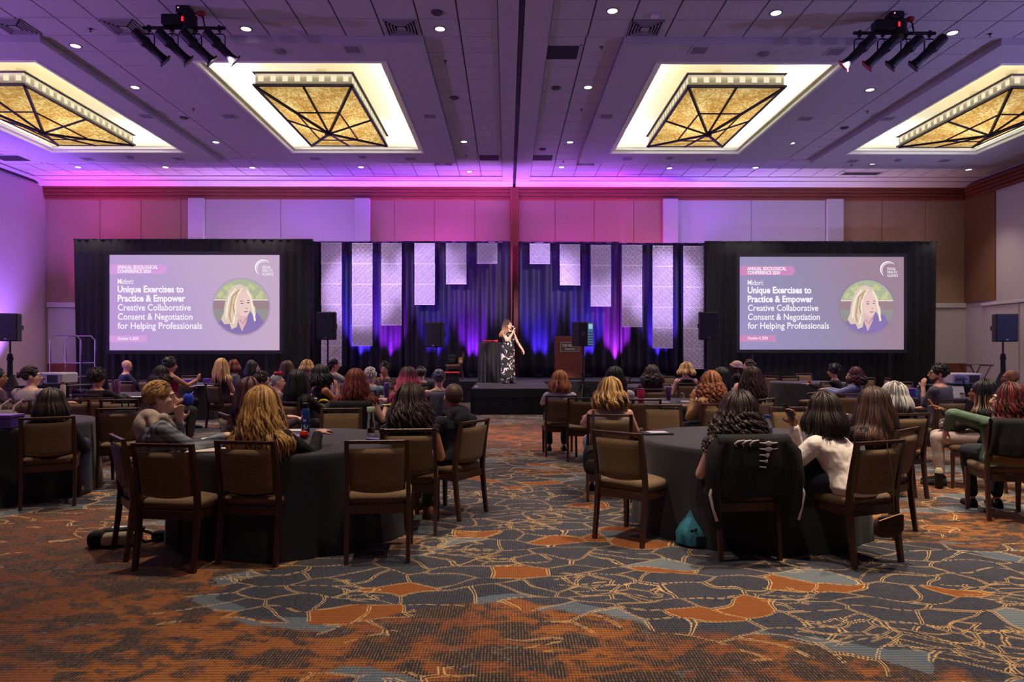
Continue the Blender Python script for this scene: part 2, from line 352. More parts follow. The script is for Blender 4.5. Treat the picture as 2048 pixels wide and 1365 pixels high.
# smooth central beam and edges (flush gypsum)
g = MB(); g.box(-.15, .20, Y0, BY, CZ - .05, CZ + .03); g.box(.30, .76, Y0, BY, CZ - .05, CZ + .03)
g.box(LX, -15.46, Y0, BY, CZ - .05, CZ + .03); g.box(15.7, RX, Y0, BY, CZ - .05, CZ + .03)
struct(g.build('trim_1', gyp))
g = MB(); 
for (a, b_) in ((LX, .20), (.30, RX)):
    g.box(a, b_, BB + 3 * TD, 23.2, CZ - .03, CZ + .03)
    g.prism([(a, CZ - .03), (a, CZ - .03), (b_, CZ - .03), (b_, CZ - .03)], 22, 22.01)
    g.loft([[(a, 22.9, CZ - .02), (b_, 22.9, CZ - .02), (b_, 22.9, CZ - .06), (a, 22.9, CZ - .06)], [(a, 23.2, CZ - .02), (b_, 23.2, CZ - .02), (b_, 23.2, CZ - .16), (a, 23.2, CZ - .16)], [(a, BY, CZ - .02), (b_, BY, CZ - .02), (b_, BY, CZ - .13), (a, BY, CZ - .13)]])
struct(g.build('trim_2', gyp))
trk = MB().box(.215, .285, Y0, BY - .1, CZ - .055, CZ + .02); trk.box(.205, .30, Y0, BY - .1, CZ - .02, CZ + .05)
struct(trk.build('trim_3', M('track_black', (.012, .012, .014), .5)))
EV = {}
cove_em = E('cove_lamp', (255, 243, 214), 1.0)
for bi, (x0, x1, a0, a1, fx) in enumerate(BAYS):
    g = MB(); z0 = RZ; z1 = CZ + .05
    for q in ((x0, a0, BF, BB), (a1, x1, BF, BB), (a0, a1, BF, OF), (a0, a1, OB, BB)): g.box(q[0], q[1], q[2], q[3], z0, z1)
    ring = struct(g.build('ceiling_soffit', gyp))
    # stepped frame of the opening
    g = MB(); i1 = .13; zt = RZ + .16
    def frame(gg, xa, xb, ya, yb, w_, zlo, zhi):
        gg.box(xa, xa + w_, ya, yb, zlo, zhi); gg.box(xb - w_, xb, ya, yb, zlo, zhi); gg.box(xa + w_, xb - w_, ya, ya + w_, zlo, zhi); gg.box(xa + w_, xb - w_, yb - w_, yb, zlo, zhi)
    frame(g, a0 - .02, a1 + .02, OF - .02, OB + .02, .06, RZ - .015, RZ + .06); frame(g, a0, a1, OF, OB, i1, RZ + .055, RZ + .10)
    g.build('coffer_frame', cofm, ring)
    # coffer box above
    g = MB(); e = .28; zc = 7.75; X0, X1, YA, YB = a0 - e, a1 + e, OF - e, OB + e
    g.box(X0, X1, YA, YB, zc, zc + .05); g.box(X0 - .05, X0, YA, YB, z1 - .02, zc + .05); g.box(X1, X1 + .05, YA, YB, z1 - .02, zc + .05)
    g.box(X0, X1, YA - .05, YA, z1 - .02, zc + .05); g.box(X0, X1, YB, YB + .05, z1 - .02, zc + .05)
    g.build('coffer', cofm, ring)
    g = MB(); frame(g, X0 + .06, X1 - .06, YA + .06, YB - .06, .05, z1 + .01, z1 + .04)
    g.build('cove_lamp', cove_em, ring)
    # chandelier
    Wd, Ln = 1.95, 4.02; fy = 15.9; zb = CAMH + 5.41; H = .245
    side = ['far left', 'left of the centre beam', 'right of the centre beam', 'far right'][bi]
    t = thing('chandelier', 'rectangular amber mica ceiling chandelier with pierced band, ' + ['at the far left', 'just left of the centre beam', 'just right of the centre beam', 'at the far right'][bi], 'chandelier', (fx, fy, zb), 0, 'amber ceiling chandeliers')
    bm_ = M('chandelier_band', lin((206, 196, 166)), .5, metal=.3); dk = M('chandelier_dark', lin((38, 28, 34)), .4, metal=.4)
    g = MB(); hw, hl = Wd / 2, Ln / 2
    frame(g, -hw, hw, -hl, hl, .03, 0.01, H); g.build('band', bm_, t)
    g = MB(); frame(g, -hw - .045, hw + .045, -hl - .045, hl + .045, .075, -.03, .012); frame(g, -hw - .05, hw + .05, -hl - .05, hl + .05, .06, H - .004, H + .012); g.build('rim', dk, t)
    sqm = E('band_window', (252, 244, 205), .95)
    if 'sq' not in EV: EV['sq'] = MB().box(-.055, .055, -.006, .006, -.055, .055).mesh('lit_square', sqm, False); EV['st'] = MB().box(-.012, .012, -.006, .006, -.012, .012).mesh('stud', dk, False)
    for s_ in (-1, 1):
        for k in range(8):
            o = bpy.data.objects.new('lit_square', EV['sq']); C.objects.link(o); o.parent = t; o.location = (-hw + .115 + k * (Wd - .23) / 7, s_ * (hl + .001), .13)
        for k in range(17):
            o = bpy.data.objects.new('lit_square', EV['sq']); C.objects.link(o); o.parent = t; o.rotation_euler = (0, 0, PI / 2); o.location = (s_ * (hw + .001), -hl + .115 + k * (Ln - .23) / 16, .13)
    # mica pyramid
    if 'mica' not in EV:
        m = bpy.data.materials.new('amber_mica'); m.use_nodes = True; nt = m.node_tree; nt.nodes.clear(); N = nt.nodes; L = nt.links
        out = N.new('ShaderNodeOutputMaterial'); em = N.new('ShaderNodeEmission'); tc = N.new('ShaderNodeTexCoord'); n = N.new('ShaderNodeTexNoise'); n.inputs['Scale'].default_value = 22; n.inputs['Detail'].default_value = 8
        n2 = N.new('ShaderNodeTexNoise'); n2.inputs['Scale'].default_value = 2.0; L.new(tc.outputs['Object'], n2.inputs[0])
        mp = N.new('ShaderNodeMapping'); mp.inputs['Scale'].default_value = (1, .6, 1.6); L.new(tc.outputs['Object'], mp.inputs[0]); L.new(mp.outputs[0], n.inputs[0])
        ad = N.new('ShaderNodeMath'); ad.operation = 'MULTIPLY_ADD'; L.new(n2.outputs[0], ad.inputs[0]); ad.inputs[1].default_value = .75; L.new(n.outputs[0], ad.inputs[2])
        r = N.new('ShaderNodeValToRGB'); L.new(ad.outputs[0], r.inputs[0]); el = r.color_ramp.elements
        el[0].position = .55; el[0].color = (*lin((176, 122, 58)), 1); el[1].position = 1.15; el[1].color = (*lin((255, 226, 150)), 1)
        q = el.new(.78); q.color = (*lin((214, 162, 84)), 1); q = el.new(.92); q.color = (*lin((236, 192, 112)), 1)
        ln_ = N.new('ShaderNodeVectorMath'); ln_.operation = 'LENGTH'; L.new(tc.outputs['Object'], ln_.inputs[0]); mr = N.new('ShaderNodeMapRange'); L.new(ln_.outputs['Value'], mr.inputs[0]); mr.inputs[1].default_value = .2; mr.inputs[2].default_value = 2.1; mr.inputs[3].default_value = 1.38; mr.inputs[4].default_value = .62; L.new(mr.outputs[0], em.inputs[1]); L.new(r.outputs[0], em.inputs[0]); L.new(em.outputs[0], out.inputs[0]); EV['mica'] = m  # falloff of the inner lamp painted into the emission, dimmer towards the rim
    ap = (0, 0, -.34); zz = -.02
    P8 = [(-hw, -hl), (0, -hl), (hw, -hl), (hw, 0), (hw, hl), (0, hl), (-hw, hl), (-hw, 0)]
    for k in range(8):
        a = P8[k]; b_ = P8[(k + 1) % 8]; mid = lambda p, f=.52: (p[0] * (1 - f), p[1] * (1 - f), zz + (ap[2] - zz) * f)
        for (q, nm) in (([(*a, zz), (*b_, zz), mid(b_), mid(a)], 1), ([mid(a), mid(b_), ap], 2)):
            gg = MB(); n = len(q); gg.add(q + [(p[0], p[1], p[2] + .008) for p in q], [tuple(range(n)), tuple(range(2 * n - 1, n - 1, -1))] + [(i, i + n, (i + 1) % n + n, (i + 1) % n) for i in range(n)])
            gg.build('mica_panel', EV['mica'], t)
    for k in range(8):
        a = P8[k]; g = MB(); rr = .036 if k % 2 == 0 else .028
        g.tube([(a[0], a[1], zz - .008), (a[0] * .48, a[1] * .48, zz + (ap[2] - zz) * .52 - .008), (0, 0, ap[2] - .008)], rr, 5); g.build('rib', dk, t)
    g = MB(); pts = [(p[0] * .48, p[1] * .48, zz + (ap[2] - zz) * .52 - .01) for p in P8]; g.tube(pts + [pts[0]], .02, 5); g.build('hoop', dk, t)
    MB().lathe([(.001, -.40), (.06, -.395), (.10, -.37), (.10, -.33), (.001, -.32)], n=16).build('boss', dk, t)
    for yy in (-.7, .5):
        g = MB(); g.cyl(0, yy, 0, 7.75 - zb - .03, .012); g.build('rod', bm_, t); MB().lathe([(.11, 7.75 - zb - .035), (.10, 7.75 - zb), ], y=yy, n=20).build('canopy', bm_, t)
    g = MB(); frame(g, -.55, .55, -1.5, 1.5, .06, .02, .06); g.build('lamp_tray', E('fixture_lamp', (255, 235, 190), 3.0), t)

# walls
paper = M('wallpaper', lin((196, 188, 192)), .9, nscale=60, namt=.05, bump=.2, bscale=120)
wood = M('crown_wood', lin((122, 62, 44)), .45, nscale=8, namt=.18, stretch=(.3, 1, 6))
fabm = M('wall_fabric', lin((158, 130, 108)), .95, nscale=90, namt=.06, bump=.2, bscale=150)
fabd = M('wall_fabric_dark', lin((120, 84, 58)), .95, nscale=90, namt=.06)
plaster = M('pilaster', lin((206, 200, 206)), .85, nscale=20, namt=.03)
wl = struct(MB().box(LX - .3, LX, Y0, BY + .3, 0, CZ + .3).build('wall_left', paper))
wr = struct(MB().box(RX, RX + .3, Y0, BY + .3, 0, CZ + .3).build('wall_right', paper))
wb = struct(MB().box(LX, RX, BY, BY + .3, 0, CZ + .3).build('wall_back', fabm))
struct(MB().box(LX - .3, RX + .3, Y0 - .3, Y0, 0, CZ + .3).build('wall_front', paper))
def bx(px): return atY(px, BY)
zb_ = lambda py: zat(py, BY)
g = MB()
zz0 = zb_(400)
for k in range(4):
    g = MB(); h = (zb_(374) - zz0) / 4; g.box(LX, bx(1022), BY - .10 - .03 * k, BY, zz0 + h * k, zz0 + h * (k + 1) - .018, ); g.build('crown_board', wood, wb)
    g = MB(); g.box(bx(1036), RX, BY - .10 - .03 * k, BY, zz0 + h * k, zz0 + h * (k + 1) - .018); g.build('crown_board', wood, wb)
    g = MB(); g.box(RX - .10 - .03 * k, RX, Y0, BY - .2, zz0 + h * k, zz0 + h * (k + 1) - .018); g.build('crown_board', wood, wr)
MB().box(RX - .05, RX, 22.0, BY, 3.17, zz0).build('fabric_panel', fabd, wr)
MB().box(LX, LX + .06, Y0, BY, CZ - .12, CZ - .05).build('edge_rail', M('edge_black', (.02, .02, .025), .6), wl)
# centre post
struct(MB().box(bx(1021), bx(1037), BY - .22, BY, 0, CZ - .16, .02).build('trim_4', wood))
def seams(pxs, m, z0, z1, th=.03):
    for a, b_ in zip(pxs[:-1], pxs[1:]):
        MB().box(bx(a) + .008, bx(b_) - .008, BY - th, BY, z0, z1, .006).build('fabric_panel', m, wb)
top = zz0 - .005; RAILT = zb_(606); RAILB = zb_(616)
seams([96, 201, 283, 363, 380], fabm, RAILT, top); seams([741, 789, 869, 950, 1021], fabm, .2, top); seams([1037, 1110, 1188, 1267, 1325], fabm, .2, top); seams([1683, 1763, 1850, 1931], fabm, RAILT, top)
seams([411, 562, 710], paper, .2, top, .05); seams([1354, 1502, 1650], paper, .2, top, .05)
for a, b_ in ((380, 411), (711, 741), (1325, 1354), (1651, 1683)): MB().box(bx(a), bx(b_), BY - .16, BY, .1, top + .02, .01).build('pilaster', plaster, wb)
for a, b_ in ((96, 380), (1683, 1932)):
    MB().box(bx(a), bx(b_), BY - .09, BY, RAILB, RAILT, .01).build('chair_rail', plaster, wb)
    MB().box(bx(a) + .02, bx(b_) - .02, BY - .04, BY, zb_(727), RAILB - .01).build('wall_panel', paper, wb)
    MB().box(bx(a), bx(b_), BY - .06, BY, .16, zb_(727)).build('wainscot_panel', wood, wb)
struct(MB().box(LX, RX, BY - .10, BY, 0, .16, .01).build('baseboard_back', wood))
struct(MB().box(LX, LX + .04, Y0, BY, 0, .16, .01).build('baseboard_left', wood)); struct(MB().box(RX - .04, RX, Y0, BY, 0, .16, .01).build('baseboard_right', wood))
# right wall door group under a header
rail = MB().box(RX - .09, RX, 19.4, 22.6, 3.0, 3.1, .01); rail.build('door_header', plaster, wr)
for k, (y0, y1) in enumerate(((17.6, 19.3), (19.38, 20.9), (20.98, 22.4))):
    d = struct(MB().box(RX - .05, RX + .01, y0, y1, .02, 2.98, .006).build('door_%d' % (k + 1), paper))
    if k == 0: MB().cyl(RX - .09, y1 - .15, .95, 1.25, .012, n=8).build('door_handle', M('steel', (.5, .5, .5), .3, metal=1), d)
# ---------------------------------------------------------------- ceiling fittings
dlm = E('downlight_lamp', (255, 240, 214), 3.2); dlr = M('downlight_trim', lin((120, 110, 118)), .5)
DLM = MB().lathe([(.085, CZ - .012), (.085, CZ - .009)], n=20).mesh('lamp', dlm, False)
DRM = MB().lathe([(.112, CZ - .004), (.112, CZ - .009), (.104, CZ - .0145), (.088, CZ - .0135), (.086, CZ - .0105)], n=24).mesh('ring', dlr, False)
DL = [(151, 91), (492, 57), (880, 57), (1225, 21), (1552, 25), (1905, 65), (270, 174), (1176, 174), (1740, 179), (432, 284), (928, 283), (1140, 284), (1583, 286), (156, 334), (331, 334), (505, 335), (722, 334), (939, 343), (1123, 334), (1339, 336), (1511, 335), (1746, 327), (1937, 339)]
ORD = ['first', 'second', 'third', 'fourth', 'fifth', 'sixth', 'seventh', 'eighth', 'ninth', 'tenth', 'eleventh']
def place_labels(pts, what, bands):
    out = []; rows = {}
    for p in pts:
        k = next(i for i, b_ in enumerate(bands) if p[1] < b_[0]); rows.setdefault(k, []).append(p[0])
    for p in pts:
        k = next(i for i, b_ in enumerate(bands) if p[1] < b_[0]); r = sorted(rows[k]); i = r.index(p[0])
        out.append('%s, %s from the left in the %s row' % (what, 'leftmost' if i == 0 else ORD[i], bands[k][1]) if i else '%s, leftmost in the %s row' % (what, bands[k][1]))
    return out
DLP = [at(px, py, CZ) for px, py in DL]; DLL = place_labels(DL, 'round recessed downlight', ((120, 'nearest ceiling'), (230, 'second ceiling'), (310, 'third ceiling'), (999, 'far ceiling')))
for (x, y), dlab in zip(DLP, DLL):
    t = thing('downlight', dlab, 'light', (x, y, 0), 0, 'recessed ceiling downlights')
    for nm, me in (('lamp', DLM), ('trim_ring', DRM)):
        o = bpy.data.objects.new(nm, me); C.objects.link(o); o.parent = t
ventm = M('vent_metal', lin((150, 144, 150)), .5, metal=.2); blk = M('black_matte', (.012, .012, .016), .7); grm = M('grille', lin((120, 112, 124)), .7)
def diffuser(px, py, s=.60, label='', nst=5):
    x, y = at(px, py, CZ); t = thing('air_diffuser', label, 'vent', (x, y, CZ - .006), 0, 'square ceiling air diffusers')
    g = MB(); g.box(-s / 2, s / 2, -s / 2, s / 2, 0, .006); g.build('backing', blk, t)
    for k in range(nst):
        a = s / 2 - k * .05; g = MB(); w_ = .018
        g.box(-a, -a + w_, -a, a, -.02 - .004 * k, .0); g.box(a - w_, a, -a, a, -.02 - .004 * k, 0); g.box(-a, a, -a, -a + w_, -.02 - .004 * k, 0); g.box(-a, a, a - w_, a, -.02 - .004 * k, 0); g.build('louvre', ventm, t)
    MB().box(-.08, .08, -.08, .08, -.03, -.02).build('centre_plate', ventm, t)
for px, py, l in ((250, 53, 'near the left light rig'), (803, 54, 'left of the centre beam, near row'), (1290, 55, 'right of the centre beam, near row'), (30, 52, 'in the near left corner'), (885, 325, 'far row, left of the centre beam'), (1172, 325, 'far row, right of the centre beam')):
    diffuser(px, py, .56, 'square louvred air diffuser in ceiling tiles, ' + l)
for px, py, sx, sy, l in ((1125, 104, .62, .62, 'black square access panel in the strip right of the centre beam, near'), (978, 315, .6, .6, 'black square ceiling panel just left of the centre beam, far end'), (1085, 315, .6, .6, 'black square ceiling panel just right of the centre beam, far end'), (35, 316, 1.2, .6, 'dark slotted ceiling vent at the far left by the purple wall'), (1722, 347, 1.2, .35, 'dark ceiling slot vent at the far right end')):
    x, y = at(px, py, CZ); t = thing('ceiling_panel', l, 'ceiling panel', (x, y, CZ - .007)); MB().box(-sx / 2, sx / 2, -sy / 2, sy / 2, -.004, .003).build('panel_face', blk, t)
    g = MB(); a, b_ = sx / 2 + .02, sy / 2 + .02; g.box(-a, -a + .03, -b_, b_, -.008, .003); g.box(a - .03, a, -b_, b_, -.008, .003); g.box(-a, a, -b_, -b_ + .03, -.008, .003); g.box(-a, a, b_ - .03, b_, -.008, .003); g.build('panel_frame', gyp, t)
SPL = ((705, 98), (1398, 100), (1670, 103), (860, 232), (1213, 232), (1612, 237), (1775, 237), (293, 232), (458, 232), (357, 317), (175, 318), (630, 317), (820, 317), (1255, 317), (1423, 319), (1705, 322), (1890, 321))
for (px, py), lb in zip(SPL, place_labels(SPL, 'square grey soffit speaker grille', ((120, 'near'), (260, 'middle'), (999, 'far')))):
    x, y = at(px, py, RZ); t = thing('ceiling_speaker', lb, 'speaker', (x, y, RZ - .001), 0, 'soffit speaker grilles')
    MB().box(-.14, .14, -.14, .14, -.008, 0).build('grille', grm, t); g = MB(); a = .165
    g.box(-a, -.14, -a, a, -.012, 0); g.box(.14, a, -a, a, -.012, 0); g.box(-.14, .14, -a, -.14, -.012, 0); g.box(-.14, .14, .14, a, -.012, 0); g.build('grille_frame', gyp, t)
SPR = MB().lathe([(.035, -.008), (.035, 0)], n=12).cyl(0, 0, -.05, 0, .008, n=6).cyl(0, 0, -.055, -.05, .02, n=8).mesh('sprinkler', M('sprinkler_dark', (.03, .03, .035), .4, metal=.6), False)
SPK = ((181, 57, CZ), (891, 121, CZ), (1203, 93, CZ), (1163, 218, CZ), (387, 217, CZ), (1735, 222, CZ), (83, 323, CZ), (352, 323, CZ), (932, 310, CZ), (1127, 322, CZ), (1394, 324, CZ), (1980, 67, CZ), (667, 322, CZ), (1703, 329, CZ))
for (px, py, z), lb in zip(SPK, place_labels(SPK, 'tiny dark fire sprinkler head', ((80, 'nearest'), (160, 'second'), (260, 'third'), (999, 'far')))):
    x, y = at(px, py, z); o = bpy.data.objects.new('sprinkler', SPR); C.objects.link(o); o.location = (x, y, z - .004); tag(o, lb, 'sprinkler', 'ceiling sprinklers')
SMK = ((560, 102, RZ), (1528, 107, RZ), (909, 195, CZ), (1112, 175, CZ), (368, 235, CZ), (1689, 255, CZ), (874, 24, CZ), (260, 314, RZ), (725, 314, RZ), (1339, 316, RZ), (1796, 320, RZ), (1085, 298, CZ))
for (px, py, z), lb in zip(SMK, place_labels(SMK, 'small round smoke detector', ((120, 'near'), (260, 'middle'), (999, 'far')))):
    x, y = at(px, py, z); o = MB().lathe([(.08, -.03), (.10, -.012), (.11, 0)], n=20).build('smoke_detector', grm if z == RZ else M('detector_dark', lin((60, 52, 66)), .6), None, False); o.location = (x, y, z - .003); tag(o, lb, 'smoke detector', 'ceiling smoke detectors')
x, y = at(1310, 29, CZ); o = MB().box(-.07, .07, -.05, .05, -.05, 0, .008).build('ceiling_sensor', M('white_plastic', lin((205, 200, 210)), .5)); o.location = (x, y, CZ - .004); tag(o, 'small white rectangular sensor box on the ceiling above the right', 'sensor')

# light rigs
lampb = M('fixture_black', (.010, .010, .014), .45, metal=.3); redm = M('red_tag', lin((150, 14, 26)), .5)
def rig(tx, ty, pz, px0, px1, side, label):
    t = thing('light_rig', label, 'light rig', (tx, ty, 0))
    g = MB(); g.box(-.11, .11, -.11, .11, CZ - .12, CZ - .005, .01); g.cyl(0, 0, pz + .1, CZ - .1, .075, n=12); g.build('mount', lampb, t)
    g = MB(); g.box(-.36, -.02, -.10, .10, pz + .02, pz + .20, .015); g.cyl(.08, 0, pz - .06, pz + .2, .12, n=16); g.build('dimmer_box', lampb, t)
    MB().tube([(px0, 0, pz), (px1, 0, pz)], .028, 10).build('pipe', lampb, t)
    g = MB(); g.tube([(.10, 0, pz + .24), (.24, 0, pz + .25), (.30, 0, pz + .18), (.33, 0, pz + .03)], .014, 6); g.build('arm', lampb, t); MB().ell((.27, 0, pz + .24), (.07, .06, .05)).build('beacon', redm, t)
    MB().box(-.005, .03, -.125, -.118, pz + .06, pz + .14).build('indicator_light', E('red_led', (255, 40, 60), 1.0), t)
    MB().box(-.07, -.05, -.12, -.11, pz + .28, pz + .30).build('indicator_light', E('red_led2', (255, 150, 160), 1.2), t)
    g = MB()
    for k in range(3): g.tube([(-.25 + .2 * k, -.03, pz), (-.2 + .2 * k, -.05, pz - .16 - .05 * k), (-.05 + .2 * k, -.04, pz - .12), (-.02 + .2 * k, 0, pz)], .008, 5)
    g.build('cable', lampb, t)
    for k in range(4):
        xx = px0 + .10 + (px1 - px0 - .2) * k / 3
        lt = thing('ellipsoidal_spotlight', 'black ellipsoidal stage spotlight, %s on the %s ceiling rig' % (['leftmost', 'second from left', 'third from left', 'rightmost'][k], 'left' if side > 0 else 'right'), 'spotlight', (tx + xx, ty, pz - .30), 0, 'stage spotlights on the ceiling rigs')
        g = MB(); g.box(-.02, .02, -.03, .03, .24, .34); g.tube([(0, 0, .27), (0, 0, .2)], .012, 6); g.tube([(-.09, 0, -.02), (-.09, 0, .16), (-.06, 0, .20), (.06, 0, .20), (.09, 0, .16), (.09, 0, -.02)], .011, 6); g.build('yoke', lampb, lt)
        b = bpy.data.objects.new('barrel', MB().lathe([(.02, -.31), (.07, -.30), (.085, -.26), (.085, -.12), (.095, -.10), (.095, -.05), (.075, -.02), (.07, .18), (.075, .24), (.092, .31), (.092, .33), (.06, .33)], n=18).mesh('barrel', lampb, True)); C.objects.link(b); b.parent = lt
        b.rotation_euler = Vector((side * .62, .35, -.62)).to_track_quat('Z', 'Y').to_euler(); b.data.set_sharp_from_angle(angle=R(40))
        c = MB(); c.tube([(.07, 0, -.05), (.13, 0, -.05)], .012, 6); c.build('focus_knob', lampb, b); c = MB(); c.tube([(-.07, 0, .08), (-.12, 0, .08)], .012, 6); c.build('focus_knob', lampb, b); c = MB()
        for q in range(4): c.box(-.1 + .05 * q, -.07 + .05 * q, -.10, .10, .31, .335)
        c.build('shutter', redm if (side < 0 and k < 2) else lampb, b)
x, y = at(370, 16, CZ); rig(x, y, 6.93, -.70, .68, 1, 'black ceiling pipe rig with dimmer box, upper left, carrying four spotlights')
x, y = at(1789, 27, CZ); rig(x, y, 6.93, -.70, .70, -1, 'black ceiling pipe rig with dimmer box, upper right, carrying four spotlights')
# ---------------------------------------------------------------- stage, drapes, screens
velv = M('drape_velvet', (.0045, .0045, .008), .85, sheen=.0, nscale=6, namt=.2); velb = M('drape_satin', (.004, .0034, .013), .65, sheen=.0, nscale=5, namt=.15)
def drape(x0, x1, y, z0, z1, amp=.06, per=.33, flare=0, seed=0, sag=0):
    r = random.Random(seed); n = int((x1 - x0) / .05); rows = 10; v = []; f = []; ph = [r.uniform(0, 6.28) for _ in range(5)]
    for j in range(rows + 1):
        t = j / rows; z = z1 + (z0 - z1) * t
        for i in range(n + 1):
            s = i / n; x = x0 + (x1 - x0) * s; x += flare * t * (2 * s - 1)
            a = amp * (.55 + .6 * t); wv = sin(x * 2 * PI / per + ph[0] + .9 * sin(x * 1.7 + ph[1]) + .35 * t * sin(x * 3 + ph[2])) + .5 * sin(x * 2 * PI / (per * 2.7) + ph[3] + t)
            zz = z + (sag * (.5 + .5 * cos(x * 2 * PI / .8)) if j == 0 else 0)
            v.append((x, y + a * wv, zz))
    for j in range(rows):
        for i in range(n): f.append((j * (n + 1) + i, j * (n + 1) + i + 1, (j + 1) * (n + 1) + i + 1, (j + 1) * (n + 1) + i))
    m = MB().add(v, f); return m
def drape_thing(px0, px1, Y, ytop, zb0, label, mat=velv, seed=1, amp=.05, per=.33, flare=0):
    x0, x1 = atY(px0, Y), atY(px1, Y); z1 = zat(ytop, Y)
    t = thing('stage_drape', label, 'drape', ((x0 + x1) / 2, Y, 0), 0); c = (x0 + x1) / 2
    o = drape(x0 - c, x1 - c, 0, zb0, z1, amp, per, flare, seed).build('curtain', mat, t, True); s = o.modifiers.new('s', 'SOLIDIFY'); s.thickness = .012
    MB().tube([(x0 - c - .03, 0, z1 - .02), (x1 - c + .03, 0, z1 - .02)], .025, 8).build('rail_pipe', M('pipe_dark', (.03, .03, .035), .4, metal=.7), t)
    for s_ in (x0 - c, x1 - c):
        g = MB(); g.cyl(s_, .12, zb0 + .002, z1 - .03, .022, n=10); g.box(s_ - .1, s_ + .1, .05, .3, zb0 + .002, zb0 + .014); g.build('upright', MATS['pipe_dark'], t)
    return t
drape_thing(149, 624, 22.2, 479, .02, 'black drape wall behind the left projection screen', seed=2, amp=.035, per=.27, flare=-.08)
drape_thing(1411, 1873, 22.2, 482, .02, 'black drape wall behind the right projection screen', seed=3, amp=.035, per=.27, flare=-.08)
SH = .62
drape_thing(621, 806, 22.95, 484, SH + .01, 'dark stage drape behind the longest hanging panels on the left', velb, 4, .07)
drape_thing(806, 1019, 22.9, 483, SH + .01, 'dark stage drape left of the centre post', velb, 5, .07)
drape_thing(1038, 1240, 22.9, 484, SH + .01, 'dark stage drape behind the lectern', velb, 6, .08, .4)
drape_thing(1240, 1414, 22.95, 486, SH + .01, 'dark stage drape behind the longest hanging panels on the right', velb, 7, .07)
deck = M('stage_carpet', (.035, .032, .05), .9, nscale=120, namt=.1); skm = M('stage_skirt', (.006, .006, .009), .75)
def stagebox(name, label, x0, x1, y0, y1, sides):
    t = thing(name, label, 'stage', ((x0 + x1) / 2, (y0 + y1) / 2, 0), 0); cx, cy = (x0 + x1) / 2, (y0 + y1) / 2
    MB().box(x0 - cx, x1 - cx, y0 - cy, y1 - cy, SH - .04, SH, .006).build('deck', deck, t)
    MB().box(x0 - cx + .02, x1 - cx - .02, y0 - cy + .02, y1 - cy - .02, SH - .055, SH - .036).build('edge_trim', M('black_gloss', (.02, .02, .025), .3), t)
    o = drape(x0 - cx, x1 - cx, y0 - cy, .01, SH - .03, .018, .13, 0, 9).build('skirt', skm, t, True)
    for s_ in (x0, x1):
        m_ = drape(-(y1 - y0) / 2, (y1 - y0) / 2, 0, .01, SH - .03, .018, .13, 0, 11); m_.v = [(s_ - cx + p[1], p[0], p[2]) for p in m_.v]; m_.build('skirt', skm, t, True)
    MB().box(x0 - cx, x1 - cx, y0 - cy - .012, y0 - cy + .01, .40, SH - .005, .004).build('skirt_band', skm, t)
    for ix in (-1, 1):
        for iy in (-1, 1): MB().cyl(ix * ((x1 - x0) / 2 - .1), iy * ((y1 - y0) / 2 - .1), 0, SH - .04, .03, n=8).build('leg', MATS['pipe_dark'], t)
    return t
xs0 = atY(942, 16.12); xs1 = atY(1104, 16.12)
stagebox('stage_thrust', 'low black-skirted stage thrust jutting toward the aisle', xs0, xs1, 16.12, 19.98, 1)
stagebox('main_stage', 'wide black-skirted main stage in front of the drapes', atY(690, 20), atY(1400, 20), 20.0, 23.25, 1)

# hanging embossed panels
pm = M('panel_plastic', lin((222, 216, 228)), .55); PS = .67
def panel_mesh():
    g = MB(); h = PS / 2; g.box(-h, h, .0, .012, -PS + .004, -.004); nb = len(g.f); s = PS / 4.0
    bar = lambda a, b, w_=.019, t=.026: g.bar(a, b, w_, t + .006)
    g.bar((-h, -.012), (h, -.012), .02, .02); g.bar((-h, -PS + .012), (h, -PS + .012), .02, .02)
    for i in range(-1, 6):
        for j in range(-1, 6):
            cx, cz = -h + s * (i + .15), -s * (j + .45)
            def ok(p): return -h + .01 < p[0] < h - .01 and -PS + .01 < p[1] < -.01
            if (i + j) % 2 == 0:
                d = s * .24; P = [(cx + d, cz), (cx, cz + d), (cx - d, cz), (cx, cz - d)]
                for a, b in zip(P, P[1:] + P[:1]):
                    if ok(a) and ok(b): bar(a, b)
            mx, mz = cx + s / 2, cz - s / 2; sg = 1 if (i + j) % 2 else -1
            L_, W_ = s * .36, s * .17; u = (.7071, -.7071 * sg * 1) if False else ((.7071, -.7071) if sg > 0 else (.7071, .7071)); n = (-u[1], u[0])
            q = [(L_, 0), (L_ * .5, W_), (-L_ * .5, W_), (-L_, 0), (-L_ * .5, -W_), (L_ * .5, -W_)]
            P = [(mx + a * u[0] + b * n[0], mz + a * u[1] + b * n[1]) for a, b in q]
            for a, b in zip(P, P[1:] + P[:1]):
                if ok(a) and ok(b): bar(a, b, .016)
            if (i + j) % 2:
                for d in ((.3, 0), (-.3, 0), (0, .3), (0, -.3)):
                    b = (cx + d[0] * s, cz + d[1] * s)
                    if ok((cx, cz)) and ok(b): bar((cx, cz), b, .016)
    me = g.mesh('embossed_panel', [pm, M('panel_recess_shade', lin((176, 164, 198)), .7)], False); me.polygons.foreach_set('material_index', [1] * nb + [0] * (len(me.polygons) - nb)); return me  # shade in the recesses painted as a darker lilac on the backing plate
PM = panel_mesh(); PY = 22.35; num = ['one', 'two', 'three', 'four', 'five', 'six']
